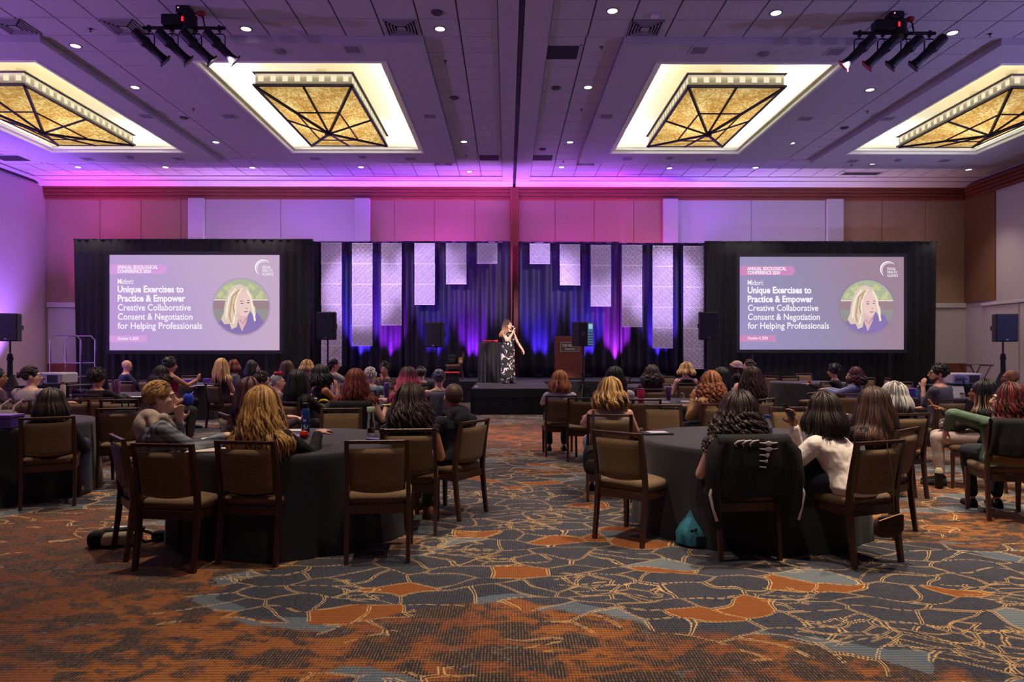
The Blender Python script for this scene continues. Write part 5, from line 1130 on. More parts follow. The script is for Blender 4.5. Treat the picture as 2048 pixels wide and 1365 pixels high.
P('pink', 'woman with long pink-tipped hair in black top, arm on table', 'pink-haired woman', 816, 757, 9.6, 30, 18, hair=('wavy', 'pinky', .36, dict(vol=1.25, tip=(224, 96, 124), tip0=.0)), top=(20, 18, 22), sleeve='short', arms=((-.2, .42, .80, -.3, 1, 0), 'lap'), skin='pink', w=1.1)
P('tank', 'woman with blue-grey updo in black racerback tank top', 'woman with blue-grey updo', 878, 758, 10.2, 2, 0, hair=('updo', 'bluegrey', 0, dict(hl=.5)), top=(12, 12, 14), sleeve='none', arms=('table', 'table'), skin='fair', w=1.1)
P('cap', 'man in flat grey cap and black shirt, back to camera', 'man in the flat grey cap', 843, 748, 13.4, -8, -6, hair=('thin', 'brown', 0), top=(16, 17, 20), arms=('lap', 'lap'), skin='fair', w=1.15)
P('redflower', 'person with shaved hair and red flowers on top, in profile', 'person with red flowers in the hair', 556, 765, 11.0, -60, -66, hair=('buzz', 'grey', 0), top=(112, 98, 116), arms=('table', 'table'), face=True, skin='fair')
P('maskw', 'short dark-haired person with pale mask, left of the red flowers', 'person wearing a pale mask', 526, 762, 10.4, -55, -70, hair=('curlyshort', 'dkbrown', 0, dict(r=.108)), top=(70, 60, 78), arms=('table', 'table'), face=True, skin='fair', glasses=True)
# ---- left rear tables
P('whiteshirt', 'dark-haired woman in white shirt in profile, by the left speaker stand', 'dark-haired woman in the white shirt', 670, 731, 15.4, -60, -72, hair=('bun', 'black', 0, dict(az=.02)), top=(214, 208, 206), sleeve='short', arms=('table', 'table'), face=True, skin='tan')
P('bobback', 'woman with streaked blond bob and black top, turned right', 'woman with the streaked blond bob', 617, 735, 14.0, -15, -50, hair=('bob', 'blond', .12, dict(vol=1.0)), top=(14, 14, 18), arms=('lap', 'lap'), face=True, skin='fair')
P('longbrown', 'woman with long brown hair and dark top, left of the blond bob', 'woman with long brown hair left of the bob', 577, 738, 13.4, -40, -55, hair=('long', 'brown', .3), top=(26, 20, 26), arms=('lap', 'lap'), face=True, skin='fair')
P('paleface', 'black-haired woman with pale profile in front of the left drape', 'pale woman with black hair', 508, 736, 14.4, -65, -72, hair=('long', 'black', .28, dict(span=110)), top=(16, 15, 20), arms=('lap', 'lap'), face=True, skin='fair')
P('tanface', 'brown-haired woman in grey top beside the long blond hair', 'brown-haired woman in grey', 471, 734, 14.8, -62, -70, hair=('bob', 'auburn', .16), top=(92, 94, 112), sleeve='short', arms=('lap', 'lap'), face=True, skin='tan')
P('longblond', 'woman with long straight blond hair and bare shoulders, back to camera', 'woman with long straight blond hair', 446, 733, 13.4, -30, -40, hair=('long', 'blond', .36, dict(vol=1.1)), top=(60, 40, 50), sleeve='none', arms=('lap', 'lap'), skin='pink')
P('afro', 'woman with black afro and bare shoulders below the left screen', 'woman with the black afro', 341, 732, 13.0, -38, -72, hair=('afro', 'black', 0, dict(r=.13)), top=(150, 30, 80), sleeve='none', arms=('table', (.2, .36, .95, .1, .6, 1)), face=True, skin='tan', w=1.2)
P('curlyphone', 'woman with dark curly hair in pink top reading a phone', 'curly-haired woman reading a phone', 327, 752, 11.0, -58, -55, hair=('wavy', 'dkbrown', .2, dict(vol=1.3)), top=(52, 24, 38), sleeve='short', arms=('phone', 'phone'), skin='tan', w=1.1, pants=(60, 58, 66))
P('baldblue', 'bald man in blue blazer looking down, left of the screen base', 'bald man in the blue blazer', 254, 733, 15.0, -50, -66, hair=None, top=(40, 48, 84), arms=('table', 'table'), face=True, pitch=.4, lean=.08, skin='pink', w=1.1, beard=False, glasses=True)
P('curlyblack', 'short curly brown-haired person in black with white collar', 'curly-haired person in black', 196, 758, 10.2, -5, -15, hair=('curlyshort', 'dkbrown', 0, dict(r=.122)), top=(15, 15, 18), arms=('table', 'table'), skin='tan')
P('greybun', 'dark-haired woman with loose bun and pale grey shirt, far left', 'woman in the pale grey shirt', 64, 754, 9.0, -12, -62, hair=('bun', 'dkbrown', 0, dict(az=.02)), top=(176, 160, 160), sleeve='short', arms=('table', 'table'), face=True, skin='fair', w=1.15)
P('edge', 'dark-haired person cut off by the left edge of the photo', 'person at the left photo edge', -4, 756, 9.6, -40, -70, hair=('short', 'dkbrown', 0), top=(90, 60, 90), arms=('lap', 'lap'), face=True, skin='tan')
P('slouch', 'person with dark straight hair slumped low at the far left table', 'person with dark straight hair at the far left', 104, 808, 6.75, 8, 14, chair_r=26, lean=.05, hair=('long', 'dkbrown', .2, dict(vol=1.0)), top=(24, 20, 26), arms=('lap', 'lap'), skin='tan', pants=(50, 58, 92))
# ---- right side, middle
P('cream', 'woman with wavy blond highlights in cream sleeveless top, back to camera', 'woman in the cream sleeveless top', 1219, 786, 7.0, 4, 6, chair_r=-6, lean=.0, hair=('wavy', 'dkblond', .19, dict(vol=1.35, hl=.45)), top=(206, 184, 174), sleeve='none', arms=('table', (.24, .22, .80, 0, 1, 0)), skin='pink', w=1.12, pants=(150, 160, 190))
P('beige', 'black-haired woman in loose cream shirt, leaning on the table', 'woman in the loose cream shirt', 1229, 757, 9.2, 0, 0, hair=('long', 'black', .22), top=(206, 192, 196), sleeve='half', arms=('table', 'table'), skin='tan', w=1.2)
P('orange', 'woman with straight strawberry-blond hair and white top by the aisle', 'strawberry-blond woman', 1119, 763, 9.9, 2, 4, hair=('wavy', 'ginger', .19, dict(vol=1.0, hl=.5, ampk=.5)), top=(196, 190, 206), sleeve='short', arms=('table', 'table'), skin='fair', w=1.08)
P('plaidcurly', 'dark curly-haired woman in dark plaid shirt looking left', 'dark curly-haired woman in plaid', 1300, 750, 11.6, 12, 48, hair=('curly', 'dkbrown', .2, dict(vol=1.4)), tm=plaid_mat('dark_plaid', (30, 18, 28), (90, 44, 54)), arms=('table', 'table'), face=True, glasses=True, skin='tan')
P('blondbob', 'woman with blond bob and black sleeveless top near the stage', 'blond woman in black sleeveless top', 1371, 741, 13.6, 0, 30, hair=('bob', 'blond', .13, dict(vol=1.25, hl=.5)), top=(10, 10, 13), sleeve='none', arms=('lap', 'lap'), face=True, glasses=True, skin='fair', w=1.1)
P('yellow', 'woman with frizzy ginger hair in mustard cardigan, facing left', 'woman in the mustard cardigan', 1418, 768, 8.4, 42, 36, chair_r=12, lean=.04, hair=('curly', 'ginger', .24, dict(vol=1.2, hl=.3)), top=(176, 140, 96), arms=('chin', 'table'), skin='tan', w=1.15)
P('plaidwhite', 'woman with long black hair in white checked shirt', 'woman in the white checked shirt', 1441, 757, 9.8, 18, 30, hair=('long', 'black', .34, dict(vol=1.05)), tm=plaid_mat('white_plaid', (30, 30, 38), (216, 210, 214), 18), arms=('table', 'table'), skin='tan')
P('brownwaves', 'woman with long brown waves and black top with white strap', 'woman with long brown waves', 1500, 757, 9.2, 40, 34, hair=('wavy', 'brown', .34, dict(vol=1.15)), top=(16, 15, 18), arms=('chin', 'table'), skin='fair', w=1.05)
P('turban', 'person in black wearing a cream head wrap, before the right drape', 'person in the cream head wrap', 1471, 735, 15.2, 60, 66, hair=None, top=(14, 13, 16), arms=('lap', 'chin'), face=True, skin='dark')
P('bunright', 'brown-haired person with low knot and cream collar, before the right drape', 'person with the cream collar', 1496, 733, 14.4, 70, 80, hair=('bun', 'brown', 0), top=(30, 28, 34), arms=('lap', 'lap'), face=True, skin='fair')
# ---- right front table
P('bigcurl', 'woman with big dark curly hair, black coat hung on her chair', 'woman with big dark curly hair', 1475, 826, 5.12, 4, 8, chair_r=3, lean=.02, hair=('curly', 'dkbrown', .31, dict(vol=1.55, rad=.010)), top=(20, 16, 20), sleeve='none', arms=('lap', 'lap'), skin='pink', w=1.12, shoes=(40, 30, 34), pants=(24, 22, 30))
P('whiteblouse', 'brunette woman in loose white blouse leaning on the front right table', 'woman in the loose white blouse', 1640, 826, 5.15, 46, 40, chair=False, lean=.22, hair=('long', 'dkbrown', .20, dict(vol=1.15)), top=(250, 238, 230), arms=('table', (.0, .36, Vector((0, 0, 0)).z + .93, -.1, .2, 1)), skin='tan', w=1.27, pants=(34, 44, 62), shoes=(200, 190, 200))
P('darklong', 'woman with very long straight dark brown hair and black top', 'woman with very long dark brown hair', 1742, 812, 5.75, 38, 34, chair_r=40, lean=.05, hair=('long', 'brown', .36, dict(vol=1.25)), top=(12, 12, 16), arms=((-.05, .36, .98, 0, .3, 1), 'lap'), skin='tan', w=1.05)
P('greyblond', 'woman with straight silver-blond hair, front right', 'silver-blond woman', 1785, 794, 7.1, 14, 20, hair=('long', 'grey', .2, dict(vol=1.1, hl=.5)), top=(44, 38, 46), arms=('table', 'table'), skin='fair')
p = Vector((2.60, 4.76, 0)) + fwd(20) * .275; chair(p.x, p.y, 20, 'brown banquet chair occupied by the woman in the loose white blouse')
# ---- right rear
P('darkafro', 'person with dark bushy hair and black jacket, hand held out', 'person with dark bushy hair', 1667, 744, 14.2, 55, 66, hair=('afro', 'black', 0, dict(r=.128)), top=(26, 26, 30), arms=((-.08, .45, .80, 0, 1, .2), 'table'), skin='tan', lean=.05)
P('redcurl', 'woman with dark red curls and pale blue shirt, in profile', 'woman with dark red curls', 1706, 752, 12.6, 50, 66, hair=('curly', 'burgundy', .2, dict(vol=1.3, hl=.4)), top=(150, 160, 206), arms=('table', 'table'), face=True, skin='fair')
P('vest', 'bearded man in glasses, grey vest over rolled shirt sleeves, hand on chin', 'man in the grey vest', 1876, 748, 9.2, 34, 70, chair_r=8, hair=('short', 'black', 0), top=(84, 84, 100), sleeve='half', arms=((.03, .17, 1.0, 0, -.1, 1), (.26, .3, .70, -.3, 1, -.1)), face=True, glasses=True, beard=True, skin='pink', w=1.2, lean=.02)
P('braidsw', 'person with dark braids and pale trousers holding an orange phone', 'person with dark braids', 1962, 786, 7.5, 58, 50, chair_r=56, hair=('braids', 'black', .24), top=(22, 20, 24), arms=((-.05, .30, .84, -.1, .8, .5), 'lap'), skin='brown', pants=(186, 170, 164), w=1.1, shoes=(14, 14, 18))
P('baldright', 'bald man in blue shirt at the right edge, facing left', 'bald man at the right edge', 2020, 758, 10.0, 58, 72, hair=None, top=(70, 78, 112), arms=('lap', 'lap'), face=True, skin='brown', w=1.1)
P('greensw', 'woman with long dark red hair in green sweater, arm over a chair back', 'woman in the green sweater', 2012, 800, 6.2, -10, 58, chair_r=-14, hair=('wavy', 'red', .36, dict(vol=1.2)), top=(96, 122, 100), arms=((-.42, .12, .76, -.2, .3, -1, -1, -.2, .55), 'lap'), face=True, skin='pink', w=1.15)
# ---- the presenter
x, y = atD(1019, 18.5)
dress = spots_mat('floral_dress', (12, 12, 18), (205, 196, 200), 7.5, .55)
hz = CAMH - (650 - 703) * 18.5 / F - SH
rs = make_person('presenter in black and white floral dress speaking into a handheld microphone', (x, y, SH), R(-146), hz, R(24), w=1.05, skin='pink', tm=dress, sleeve='none', hair=('long', 'brown', .38, dict(vol=.9, hl=.4, span=104, tip=(150, 108, 78), tip0=.3)), arms=((-.38, .12, hz - .72, -.4, .3, -1), (.02, .20, hz - .22, .0, .2, 1)), face=True, glasses=True, D=6.7, standing=True, shoes=(30, 24, 28))
g = MB(); S_ = hz - 1.0
prof = [(.17, .135, .98), (.185, .145, .86), (.19, .15, .7), (.195, .155, .45), (.205, .165, .25), (.215, .175, .10)]
g.loft([[(a * cos(q) * (1 + .03 * sin(8 * q)), -.08 + b * sin(q) * (1 + .03 * sin(8 * q)), z) for q in [2 * PI * j / 40 for j in range(40)]] for a, b, z in prof]); g.build('skirt', dress, rs[0], True)
Wd = rs[1][1][1]; g = MB(); hd = Vector((.03, .19, hz - .065)); 
m0 = thing('microphone', 'black handheld microphone with silver head held by the presenter', 'microphone', (0, 0, 0)); m0.matrix_world = Matrix.Translation((x, y, SH)) @ Matrix.Rotation(R(-146), 4, 'Z')
a = Wd + Vector((.0, .02, -.04)); b = Wd + Vector((-.0, -.0, .14)); MB().tube([tuple(a), tuple(b)], [.011, .016], 10).build('handle', lampb, m0); MB().ell(tuple(b + Vector((.003, .004, .02))), (.025, .025, .028)).build('mic_head', M('mic_mesh', (.6, .6, .65), .35, metal=.8), m0, True)

# extras worn by people
def on_head(key, mb, name, mat):
    rs, p, r = PEOPLE[key]; mb.xf(rs[2]); return mb.build(name, mat, rs[0], True)
g = MB(); g.ell((0, -.02, .055), (.100, .118, .058), 18, 8); g.cap((-.05, .085, .045), (.05, .085, .045), .016, .016, 8, 2); on_head('cap', g, 'flat_cap', fab('cap_grey', (92, 96, 104)))
for k, (dx, dy, dz) in enumerate(((-.05, .02, .135), (.0, .035, .145), (.05, .03, .135), (-.02, -.03, .14), (.035, -.03, .135), (-.07, -.03, .12))):
    g = MB(); g.ell((dx, dy, dz), (.032, .032, .022), 10, 6); [g.ell((dx + .02 * cos(a), dy + .02 * sin(a), dz + .012), (.015, .015, .01), 6, 4) for a in (0, 1.3, 2.6, 3.9, 5.2)]; on_head('redflower', g, 'red_flower', M('flower_red', lin((190, 20, 44)), .6))
g = MB(); g.ell((0, .085, -.055), (.052, .035, .042), 12, 8); on_head('maskw', g, 'face_mask', M('mask_pale', lin((190, 180, 224)), .8))
g = MB(); g.ell((0, -.03, .06), (.098, .118, .082), 18, 10); g.tube([(-.09, .03, .02), (0, .10, .06), (.09, .03, .02), (.06, -.12, .0), (-.06, -.12, .0), (-.09, .03, .02)], .022, 8); on_head('turban', g, 'head_wrap', fab('wrap_cream', (222, 196, 176)))
g = MB(); [g.cap((s * .05, .02 + .0, .125), (s * .05, -.01, .135), .008, .008, 6, 2) for s in (-1, 1)]
for s in (-1, 1): g.tube([(s * .036 + .026 * cos(a), .055 - .01 * cos(a), .128 + .014 * sin(a)) for a in [2 * PI * j / 12 for j in range(13)]], .004, 5)
on_head('whiteblouse', g, 'sunglasses', M('sunglass_brown', lin((110, 70, 60)), .25))
g = MB(); g.cap((-.02, -.115, .05), (.03, -.12, .06), .012, .012, 6, 2); on_head('yellow', g, 'hair_clip', M('clip_white', lin((220, 216, 226)), .4))
g = MB(); g.cap((.03, -.125, -.03), (.01, -.135, -.075), .011, .007, 6, 2); on_head('cream', g, 'hair_claw', M('claw_cream', lin((226, 204, 170)), .4))

# ---------------------------------------------------------------- empty chairs
cr = chair_rail
cr(325, 4.62, -8, 'nearest empty banquet chair, back to camera, left of the honey-blond woman'); cr(754, 4.80, 5, 'empty banquet chair right of the honey-blond woman, seat lit tan')
p = Vector((.864, 5.32, 0)) + fwd(-41) * .275; chair(p.x, p.y, -41, 'empty banquet chair with mustard seat facing right beside the aisle')
cr(683, 7.5, 186, 'empty chair across the front left table behind the glass bottle')
cr(1325, 8.0, 172, 'empty olive-backed chair behind the tablet on the front right table'); cr(1578, 7.66, 182, 'empty olive-backed chair behind the blue-capped water bottle')
cr(1288, 8.95, -4, 'empty dark-backed chair left of the mustard cardigan'); cr(1168, 9.2, -4, 'empty dark-backed chair between the strawberry-blond and cream-topped women')
cr(1580, 17.2, -4, 'empty chair facing the bare table with the red apple'); cr(1608, 19.4, 178, 'empty chair behind the red apple, facing the camera'); cr(1542, 17.6, -60, 'empty chair at the left end of the red apple table')
cr(1731, 16.2, 175, 'empty pale grey chair right of the dark red curls'); cr(1776, 16.0, 75, 'empty chair seen edge-on left of the purple box'); cr(1803, 14.0, 178, 'empty chair just behind the purple box at far right'); cr(1655, 14.0, 30, 'empty pale-framed chair beside the bushy-haired person')
cr(1704, 10.0, 0, 'empty dark chair in front of the dark red curls'); cr(1243, 16.5, 10, 'empty chair by the stage with light catching its frame'); cr(1318, 12.9, 2, 'empty chair just behind the hot-pink tumbler'); cr(1332, 17.2, 175, 'empty chair right of the dark curly hair, facing the camera')
cr(1465, 13.2, 4, 'empty chair before the person in the head wrap'); cr(1520, 16.6, 70, 'empty dark chair turned left by the right drape'); cr(1912, 12.6, 176, 'empty chair in front of the right projector')
cr(247, 14.2, -2, 'empty chair in front of the bald man in blue'); cr(288, 14.8, -25, 'empty chair between the bald man and the black afro'); cr(381, 17.6, 184, 'empty chair behind the purple boxes, facing the camera')
cr(128, 12.6, -4, 'empty chair below the left projector'); cr(20, 11.6, 4, 'empty chair at the base of the left wall speaker stand'); cr(145, 8.9, 0, 'empty low brown chair behind the cream bottle'); cr(238, 8.9, 14, 'empty reddish chair with a brown backpack on its seat'); cr(5, 9.0, 20, 'empty dark chair at the left photo edge')
cr(236, 7.5, 12, 'empty dark chair holding a black bag just left of the beige hood'); cr(193, 9.2, 2, 'empty brown chair in front of the curly-haired person in black'); cr(792, 12.0, 186, 'empty chair beside the woman facing the camera'); cr(1802, 6.9, 20, 'empty chair with a small bag in front of the silver-blond hair')
cr(700, 17.4, 180, 'empty chair by the stage behind the white shirt')
x, y = atD(908, 20.9); chair(x, y, 88, 'lone brown chair on the stage holding a black backpack', z=SH)

# ---------------------------------------------------------------- things on tables and chairs
def onT(px, py, z=TZ): return at(px, py, z + .002)
glass = M('clear_glass', (.95, .97, .98), .03, trans=1.0, ior=1.3); water = M('water_blue', lin((90, 130, 190)), .1, trans=.6)
def put(px, py, name, label, cat, group=None, z=TZ, rz=0, D=None):
    x, y = onT(px, py, z) if D is None else atD(px, D); return thing(name, label, cat, (x, y, z + .003), rz, group)
def part(t, name, mb, mat, sm=True, ang=40): return mb.build(name, mat, t, sm, ang=ang)
def L_(prof, n=20): return MB().lathe(prof, n=n)
# tall glass bottle
t = put(742, 871, 'glass_bottle', 'tall clear glass water bottle with pale green lid, front left table', 'bottle'); part(t, 'glass_body', L_([(.034, 0), (.036, .01), (.036, .20), (.034, .205), (.031, .2), (.031, .02), (.001, .02)]), glass); part(t, 'lid', L_([(.036, .205), (.037, .21), (.037, .245), (.034, .25), (.001, .25)]), M('lid_green', lin((190, 210, 170)), .4)); part(t, 'straw', MB().cyl(.004, 0, .02, .22, .004, n=8), M('straw_white', (.8, .8, .8), .4)); part(t, 'water', L_([(.030, .022), (.030, .06), (.001, .06)]), glass)
t = put(611, 864, 'water_flask', 'blue insulated flask with black lid and stickers, front left table', 'bottle'); part(t, 'flask_body', L_([(.036, 0), (.038, .006), (.038, .19), (.030, .215), (.026, .22)]), M('flask_blue', lin((26, 66, 120)), .35, metal=.3)); part(t, 'lid', L_([(.027, .22), (.030, .225), (.030, .262), (.02, .27), (.001, .27)]), lampb); g = MB(); g.tube([(-.02, 0, .25), (-.02, 0, .285), (.02, 0, .285), (.02, 0, .25)], .006, 6); part(t, 'handle', g, lampb)
for k, (a, z, s) in enumerate(((-1.9, .045, .026), (-1.2, .05, .022), (-2.4, .15, .018), (-1.5, .11, .014))):
    g = MB(); g.add([(.0388 * cos(a + u * s / .038), .0388 * sin(a + u * s / .038), z + v * s) for u, v in [(cos(q) * (1 + .2 * sin(3 * q)), sin(q) * 1.1) for q in [2 * PI * j / 9 for j in range(9)]]], [tuple(range(9))]); g.build('sticker', M('sticker%d' % (k % 2), ((.75, .75, .7), (.6, .62, .7))[k % 2], .5), t)
t = put(428, 880, 'plate', 'white paper plate on the front left table', 'plate'); part(t, 'plate_dish', L_([(.001, .004), (.075, .004), (.098, .014), (.10, .013), (.078, 0), (.001, 0)], 32), M('plate_white', lin((226, 216, 214)), .5)); 
t = put(461, 879, 'food_plate', 'small plate of yellow crisps beside the plastic cup', 'food'); part(t, 'dish', L_([(.001, .004), (.06, .004), (.075, .02), (.078, .018), (.06, 0), (.001, 0)], 24), M('dish_yellow', lin((214, 190, 90)), .5)); rr = random.Random(4); g = MB(); [g.ell((rr.uniform(-.05, .05), rr.uniform(-.05, .05), .012 + rr.uniform(0, .012)), (.02, .014, .006), 7, 4) for k in range(16)]; o = part(t, 'crisps', g, M('crisps', lin((226, 190, 50)), .6)); o['kind'] = 'stuff'
t = put(450, 872, 'plastic_cup', 'clear plastic cup of water on the front left table', 'cup'); part(t, 'cup_wall', L_([(.028, 0), (.038, .085), (.036, .085), (.027, .003), (.001, .003)]), glass)
t = put(480, 876, 'water_bottle', 'small clear plastic water bottle left of the honey-blond hair', 'bottle'); part(t, 'bottle_body', L_([(.028, 0), (.030, .01), (.030, .12), (.014, .16), (.012, .165), (.001, .165)]), glass); part(t, 'cap', L_([(.015, .165), (.015, .185), (.001, .186)]), M('cap_white', (.8, .8, .8), .4)); part(t, 'label', L_([(.0306, .06), (.0306, .10)]), M('label_pale', lin((200, 190, 210)), .5))
t = put(455, 893, 'computer_mouse', 'small pale oval mouse on the front left table', 'mouse'); part(t, 'mouse_shell', MB().ell((0, 0, .012), (.05, .03, .016)), M('mouse_grey', lin((180, 176, 196)), .4))
o = MB().box(-.14, .14, -.10, .10, 0, .008).build('notebook', M('paper_cream', lin((226, 214, 200)), .7)); x, y = onT(416, 902); o.location = (x, y, TZ + .003); o.rotation_euler = (0, 0, .25); tag(o, 'open cream notebook under the hooded woman\'s sleeve', 'notebook')
o = MB().box(-.10, .10, -.07, .07, 0, .006).build('paper_sheet', M('paper_white2', lin((214, 208, 222)), .7)); x, y = onT(590, 862); o.location = (x, y, TZ + .003); tag(o, 'white paper lying left of the blue flask', 'paper')
o = MB().box(-.06, .06, -.085, .085, 0, .02).build('purple_folder', M('folder_purple', lin((150, 96, 190)), .6)); x, y = onT(598, 876); o.location = (x, y, TZ + .003); o.rotation_euler = (0, 0, -.15); tag(o, 'small purple folder right of the honey-blond hair', 'folder')
def apple(px, py, label):
    t = put(px, py, 'apple', label, 'fruit'); part(t, 'fruit', L_([(.006, .008), (.024, 0), (.036, .022), (.037, .04), (.028, .062), (.012, .068), (.002, .060)]), M('apple_red', lin((200, 44, 28)), .35)); part(t, 'stalk', MB().tube([(0, 0, .06), (.004, 0, .08)], .002, 5), M('stalk', (.08, .04, .02), .7))
apple(608, 878, 'red apple by the purple folder, front left table'); apple(1619, 767, 'red apple alone on the bare far right table')
def phone(px, py, label, z=TZ, rz=.4, D=None, tilt=0, scr=(120, 110, 160)):
    t = put(px, py, 'phone', label, 'phone', z=z, rz=rz, D=D); t.rotation_euler = (tilt, 0, rz)
    part(t, 'case', MB().box(-.038, .038, -.077, .077, 0, .009, .003), blk, False); part(t, 'screen', MB().box(-.034, .034, -.072, .072, .009, .0098), E('phone_%d' % scr[0], scr, .8), False); return t
phone(752, 880, 'dark phone by the olive tank top, front left table', rz=1.2)
t = put(1312, 868, 'tablet_case', 'black tablet folio with white sheet on the front right table', 'tablet', rz=.15); part(t, 'folio', MB().box(-.13, .13, -.10, .10, 0, .012, .003), blk, False); part(t, 'sheet', MB().box(-.07, .10, -.06, .08, .012, .015), M('sheet_lilac', lin((186, 180, 214)), .6), False)
t = put(1535, 893, 'water_bottle', 'large water bottle with blue cap and label, front right table', 'bottle'); part(t, 'bottle_body', L_([(.034, 0), (.038, .012), (.038, .165), (.018, .215), (.016, .22), (.001, .22)]), glass); part(t, 'cap', L_([(.020, .22), (.020, .245), (.001, .246)]), M('cap_blue', lin((40, 80, 190)), .4)); part(t, 'label', L_([(.0387, .05), (.0387, .14)]), M('label_blue', lin((60, 84, 160)), .5)); part(t, 'label_band', L_([(.0392, .05), (.0392, .072)]), M('label_red', lin((170, 60, 90)), .5))
o = MB().box(-.11, .11, -.05, .05, 0, .012).build('paper_stack', MATS['paper_white2']); x, y = onT(1562, 894); o.location = (x, y, TZ + .003); tag(o, 'white papers at the elbow of the white blouse', 'papers')
# middle tables
def tumbler(px, py, label, col, z=TZ, straw=False, h=.24, r=.04, handle=False, lid=None, name='tumbler'):
    t = put(px, py, name, label, 'cup', z=z); m = M('tumbler_%d_%d_%d' % col, lin(col), .4); part(t, 'cup_body', L_([(r * .72, 0), (r * .76, .01), (r * .86, h * .45), (r, h * .5), (r, h * .96), (r * .96, h), (.001, h)]), m)
    part(t, 'lid', L_([(r * 1.02, h * .96), (r * 1.02, h * 1.01), (r * .8, h * 1.03), (.001, h * 1.03)]), M('lid_%d' % (lid or col)[0], lin(lid or col), .4))
    if straw: part(t, 'straw', MB().tube([(.01, 0, h), (.014, 0, h * 1.28)], .004, 6), MATS['straw_white'])
    if handle: part(t, 'handle', MB().tube([(r * .95, 0, h * .85), (r + .035, 0, h * .82), (r + .035, 0, h * .5), (r * .9, 0, h * .45)], .008, 6), m)
tumbler(642, 802, 'white tumbler with straw, leftmost on the auburn woman\'s table', (214, 196, 220), straw=True); tumbler(668, 800, 'pink handled tumbler beside the white straw tumbler', (214, 176, 206), handle=True, h=.25, r=.045)
t = put(629, 812, 'paper_cup', 'white paper coffee cup with small logo', 'cup'); part(t, 'cup_body', L_([(.028, 0), (.040, .10), (.042, .102), (.040, .104), (.001, .095)]), M('paper_cup', lin((220, 208, 200)), .6)); part(t, 'printed_mark', MB().add([(.0355 * cos(-1.5 + .3 * u), .0355 * sin(-1.5 + .3 * u) , .055 + .014 * v) for u, v in [(cos(q), sin(q)) for q in [2 * PI * j / 10 for j in range(10)]]], [tuple(range(10))]), M('mark_dark', (.05, .04, .04), .6), False)
t = put(647, 808, 'banana_bunch', 'yellow bananas beside the coffee cup', 'fruit', z=TZ)
for k in range(3): part(t, 'banana', MB().tube([(-.07, .03 * k - .03, .02), (-.03, .03 * k - .035, .045), (.02, .03 * k - .035, .05), (.07, .02 * k - .02, .035)], [.006, .018, .018, .006], 8), M('banana', lin((226, 190, 40)), .5))
tumbler(773, 797, 'clear purple shaker cup right of the teal shirt', (96, 60, 150), lid=(130, 80, 190)); tumbler(764, 803, 'small white cup beside the purple shaker', (216, 208, 216), h=.08, r=.035, name='small_cup')
for px, py, l in ((690, 812, 'white plate in front of the auburn-haired woman'), (778, 812, 'white plate by the pink-haired woman\'s wrist')):
    t = put(px, py, 'plate', l, 'plate'); part(t, 'plate_dish', L_([(.001, .004), (.075, .004), (.098, .014), (.10, .013), (.078, 0), (.001, 0)], 24), MATS['plate_white']); part(t, 'food_scraps', MB().ell((.01, 0, .014), (.04, .03, .012)).ell((-.03, .02, .012), (.02, .02, .01)), MATS['crisps'])
tumbler(1282, 810, 'hot-pink tumbler with black straw lid on the right middle table', (226, 40, 104), h=.22, r=.052, lid=(20, 18, 22)); tumbler(1337, 801, 'purple patterned tumbler on the right middle table', (110, 50, 110), h=.20, r=.042)
t = put(1357, 806, 'clear_jug', 'clear handled mug beside the purple patterned tumbler', 'cup'); part(t, 'jug_wall', L_([(.036, 0), (.042, .17), (.040, .17), (.034, .004), (.001, .004)]), glass); part(t, 'handle', MB().tube([(.04, 0, .14), (.075, 0, .13), (.075, 0, .06), (.038, 0, .05)], .007, 6), M('clear_handle', (.8, .8, .85), .1))
t = put(1392, 800, 'water_bottle', 'small clear bottle beside the mustard cardigan', 'bottle'); part(t, 'bottle_body', L_([(.030, 0), (.032, .01), (.032, .13), (.015, .17), (.012, .175), (.001, .175)]), glass); part(t, 'cap', L_([(.015, .175), (.015, .195), (.001, .196)]), MATS['cap_white'])
rr = random.Random(9)
for px, py, sx, l in ((1350, 812, .12, 'white papers nearest the olive-backed chair'), (1377, 804, .11, 'open white book before the mustard cardigan'), (1330, 806, .06, 'folded white napkin by the purple patterned tumbler'), (262, 795, .16, 'white papers right of the pink tumbler'), (1340, 775, .08, 'white sheet on the table nearest the stage, right'), (1204, 801, .08, 'white paper left of the wavy blond highlights'), (398, 772, .10, 'white sheet on the purple box table'), (418, 772, .07, 'small white card beside the rightmost purple box'), (1268, 796, .05, 'small white cloth left of the hot-pink tumbler')):
    o = MB().box(-sx, sx, -sx * .7, sx * .7, 0, .008).build('paper_sheet', MATS['paper_white2']); x, y = onT(px, py); o.location = (x, y, TZ + .003); o.rotation_euler = (0, 0, rr.uniform(-.4, .4)); tag(o, l, 'paper')
def pbox(px, py, label, s=(.11, .09, .10)):
    t = put(px, py, 'gift_box', label, 'box'); part(t, 'box_body', MB().box(-s[0], s[0], -s[1], s[1], 0, s[2] * .8, .004), M('box_purple', lin((94, 62, 160)), .55), False); part(t, 'box_lid', MB().box(-s[0] - .004, s[0] + .004, -s[1] - .004, s[1] + .004, s[2] * .8, s[2], .003), M('box_lid_purple', lin((112, 76, 180)), .5), False)
pbox(8, 856, 'purple cardboard box at the left edge of the front tables', (.13, .10, .13)); pbox(158, 794, 'purple box on the table with the cream bottle', (.07, .07, .10)); pbox(377, 770, 'wide purple box on the table below the left screen', (.14, .1, .12)); pbox(414, 768, 'narrow purple box at the right of the wide one', (.06, .08, .12)); pbox(1818, 794, 'long purple box beside the water bottle, far right', (.13, .1, .14))
